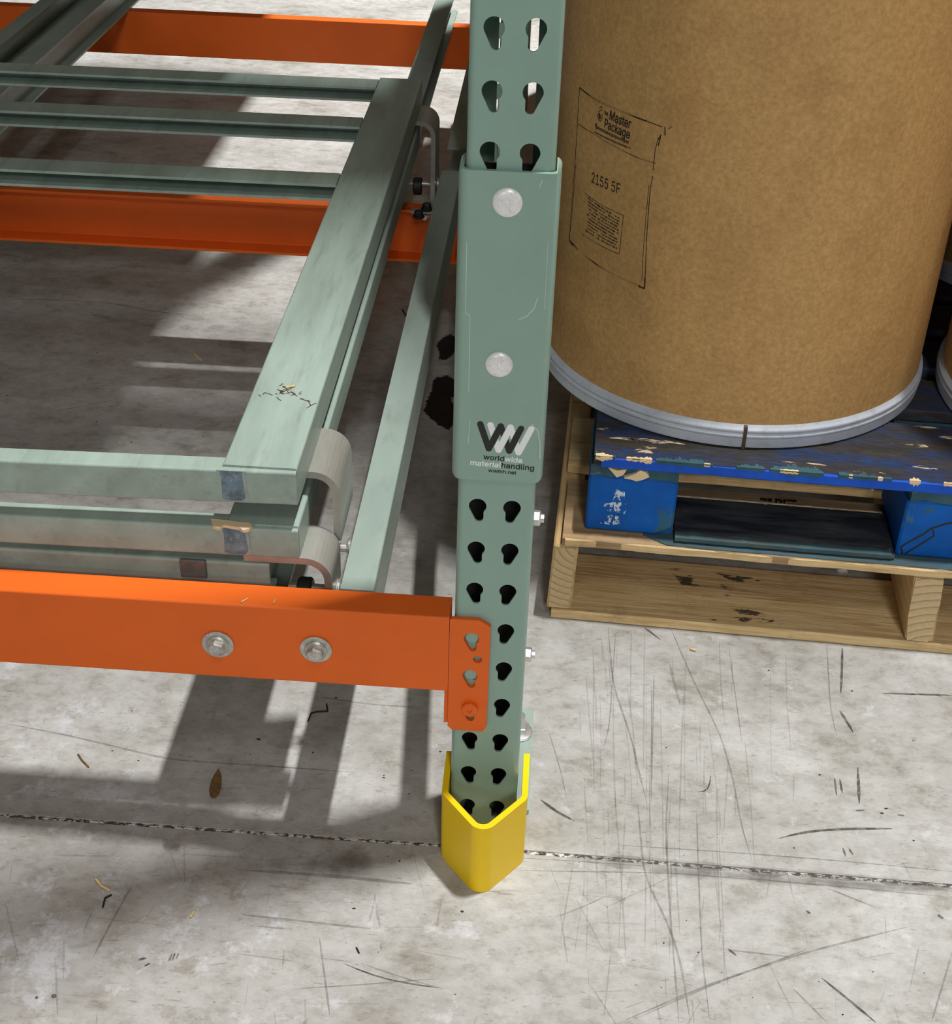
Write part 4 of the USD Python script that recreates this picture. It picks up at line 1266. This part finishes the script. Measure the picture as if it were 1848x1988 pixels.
# the little drum emblem beside the name
for pts, w in (([(1163, 210), (1168, 206), (1168, 214), (1162, 216)], 0.9), ([(1160, 222), (1162, 232), (1166, 236), (1169, 230), (1169, 222)], 1.0), ([(1163.5, 222), (1164.5, 228)], 4.0), ([(1157, 242), (1158.5, 249)], 3.4)):
    ink.append(line_on_drum(pts, w))
LAB = part(D1, "printed_label", cat_(*ink), M["ink"], label="black printed label frame and maker's name")
part(LAB, "number", num, M["ink"], label="printed number")
part(LAB, "small_print", cat_(*small), M["ink_faint"], kind="stuff", label="small print")
part(LAB, "thin_rules", cat_(*faint), M["ink_faint"])
th0 = math.atan2(on_z(1441, 866, DZ)[1] - DC[1], on_z(1441, 866, DZ)[0] - DC[0])
seam = wrap(extrude(sbox(th0 * DR - 2.2, 0.5, th0 * DR + 2.2, 33.5).segmentize(3), 1.0), DR, 7.4)
part(ch1, "seam", seam, M["rust"], label="rusty welded seam of the ring")
D2, ch2_ = make_drum("second fibre drum, only its left edge inside the right border", (882, 662), DZ)

# unseen row behind, put there to keep the gap between the drums dark
for (x, y, lb) in ((345, 1316, "unseen fibre drum behind the labelled drum, closing the dark gap"), (905, 1225, "unseen fibre drum behind the second drum")):
    copy_of(D2, "fibre_drum", lb, (x, y, DZ))

# ------------------------------------------------------------------ small litter
def stick(pts, r, z=None, uvz=0.0):
    """A thin bent twig or wire lying on the floor through pixel points."""
    P = np.array([on_z(u, v, uvz) for u, v in pts])
    P[:, 2] = uvz + r
    ms = []
    for a, b in zip(P[:-1], P[1:]):
        ms.append(m3.Manifold.batch_hull([m3.Manifold.sphere(r, 10).translate(list(a)), m3.Manifold.sphere(r, 10).translate(list(b))]))
    return m3.Manifold.batch_boolean(ms, m3.OpType.Add)


def flake(pts, t, z=0.0, bend=1.5):
    P = [on_z(u, v, z)[:2] for u, v in pts]
    m = along_z(Polygon(P).buffer(0).segmentize(4), z, z + t)
    return m


single("bent_wire", stick([(598, 1401), (604, 1386), (616, 1383), (636, 1382), (634, 1368)], 1.0), M["wire_black"], "black bent wire lying on the floor in the shadow under the orange beam", "wire", smooth=40)
lf = np.array([(0, -24), (4.5, -16), (6.5, -2), (5.0, 12), (1.0, 24), (-4.0, 14), (-6.0, 0), (-4.0, -16)])
lc = on_z(419, 1525)[:2]
V, F = [], []
for s_ in np.linspace(-1, 1, 13):
    w = 6.8 * math.sqrt(max(0.02, 1 - s_ ** 2)) * (1 - .15 * s_)
    for tt in (-1, -.4, .4, 1):
        V.append((lc[0] + w * tt - 2.0 * s_, lc[1] + 23 * s_, 1.0 + 3.2 * (1 - tt * tt) + 1.2 * s_ * s_))
for i in range(12):
    for j in range(3):
        a = i * 4 + j
        F += [(a, a + 1, a + 4), (a + 1, a + 5, a + 4)]
top = trimesh.Trimesh(V, F, process=False)
bot = top.copy()
bot.vertices[:, 2] -= 0.9
bot.invert()
single("dry_leaf", cat_(top, bot), M["dry_leaf"], "curled brown dry leaf on the shaded floor below the orange beam", "leaf", smooth=True)
single("twig", stick([(152, 1466), (160, 1478), (172, 1490)], 1.1), M["dry_leaf"], "short dark twig on the bright floor at the left", "twig", smooth=40)
single("wood_shaving", stick([(187, 1709), (197, 1722), (212, 1730)], 1.7), M["straw"], "tan curled wood shaving on the floor near the left border", "wood scrap", smooth=40)
single("bent_wire", stick([(200, 1762), (204, 1745), (216, 1739)], 1.1), M["wire_black"], "black hook of wire below the tan shaving at the left", "wire", smooth=40)
single("wood_splinter", stick([(371, 1781), (376, 1772)], 1.5), M["straw"], "tiny pale splinter on the floor left of centre, below the joint", "wood scrap", smooth=40)
single("wood_splinter", stick([(692, 1841), (697, 1851)], 0.9), M["wire_black"], "tiny black splinter on the floor below the left of the yellow guard", "wood scrap", smooth=40)
single("wood_splinter", stick([(378, 690), (390, 701)], 2.2), M["straw"], "pale splinter on the dim floor behind the carts", "wood scrap", smooth=40)
single("wood_splinter", stick([(538, 259), (552, 261), (558, 268)], 4.0), M["straw"], "bent wood splinter on the bright floor between two cross bars", "wood scrap", smooth=40)
single("wood_splinter", stick([(781, 603), (787, 612), (789, 615)], 1.6), M["wire_black"], "black splinter on the dark floor between the carts and the outer rail", "wood scrap", smooth=40)
chip = Polygon([tuple(on_z(u, v, 386)[:2]) for u, v in ((416, 999), (440, 1001), (470, 1005), (489, 1006), (495, 1012), (488, 1018), (478, 1020), (470, 1015), (440, 1010), (430, 1016), (420, 1012))])
single("wood_chip", moved(along_z(chip.buffer(.2), 386.4, 390.0), 0, -14, 0), M["pine_bare"], "pale wood chip lying on the front edge of the middle cart", "wood chip")
for u0, v0, u1, v1, lb in ((469, 1170, 481, 1163, "longer straw bit on the orange beam top near the first bolt"), (531, 1172, 535, 1166, "shorter straw bit on the orange beam top nearer the post")):
    single("straw_bit", stick([(u0, v0), (u1, v1)], 0.9, uvz=326), M["straw"], lb, "straw", smooth=40)
single("straw_bit", stick([(556, 754), (572, 751)], 1.2, uvz=459.6), M["straw"], "straw bit on the flat side beam of the topmost cart", "straw", smooth=40)
single("wood_crumb", stick([(1341, 1262), (1348, 1264)], 2.0), M["straw"], "pale wood crumb on the floor in front of the pine pallet", "wood scrap", smooth=40)

ceil = thing("ceiling", "unseen grey steel hall ceiling above the racks, out of view", None, (0, 0, 6700), kind="structure")  # unseen ceiling, assumed; keeps dome light out from overhead
part(ceil, "roof_sheet", cbox(-6000, 6000, -9500, 8000, 6700, 6760, 1), M["cardboard"] if 0 else M["tab_steel"])
# ------------------------------------------------------------------ unseen upper storage, its loads placed and sized to shade the bay
for lv, zb, nm in ((1, 1700, "second"), (2, 3480, "third")):
    for yb, wh in ((13, "front"), (1281, "middle")):
        ub = thing("shelf_beam", f"orange {wh} beam of the {nm} storage level, out of view overhead, shading the bay", "shelf beam", (-700, yb, zb))
        part(ub, "beam", along_x(sbox(yb - 19, zb, yb + 19, zb + 130).buffer(-3).buffer(3, 4), -1443 if yb < 100 else -1519.5, -41.5 if yb < 100 else -118.5), M["orange"], smooth=30)
UL = thing("carton_load", "unseen brown cartons on the second storage level, placed to shade the left bay", "cartons", (-620, 1900, 1831))  # out of view; keeps lamp light off the left of the bay
for i in range(3):
    for j in range(7):
        if i == 2 and j > 4:
            continue
        part(UL, "carton", cbox(-1275 + i * 384, -1275 + i * 384 + 380, 620 + j * 400, 620 + j * 400 + 396, 1831, 2350, 3), M["cardboard"])
part(UL, "carton", cbox(-507, -200, 2620, 3416, 1831, 2350, 3), M["cardboard"])
UL2 = thing("carton_load", "unseen brown cartons on the third storage level, placed to block the overhead lamp", "cartons", (200, 1800, 3611))  # out of view; its front edge sets where the cart tops darken
for i in range(8):
    for j in range(7):
        x0, x1, y0 = (-1370 + i * 336, -1370 + i * 336 + 332, 560 + j * 390) if i < 4 else (-26 + (i - 4) * 444, -26 + (i - 4) * 444 + 440, 560 + j * 390)
        if i == 3 and j in (1, 4, 5):
            x1 = -125
        part(UL2, "carton", cbox(x0, x1, y0, y0 + 386, 3611, 4100, 3), M["cardboard"])
copy_of(RACK, "rack_upright", "rack upright at the far left end of the orange beams, outside the picture", (-1482, 38, 0))
copy_of(LP, "wooden_pallet", "unseen pine pallet behind the drums, under the cartons that block the rear lamp", (90, 1760, 0))  # unseen; carries the cartons that block the rear lamp
UL3 = thing("carton_load", "unseen brown cartons behind the drums, placed to darken the floor beside the carts", "cartons", (560, 2350, 139))  # unseen; height chosen to keep rear lamp light off the outer rail
for i in range(2):
    for j in range(3):
        part(UL3, "carton", cbox(60 + i * 510, 60 + i * 510 + 506, 1765 + j * 395, 1765 + j * 395 + 391, 139.5, 1700, 3), M["cardboard"])
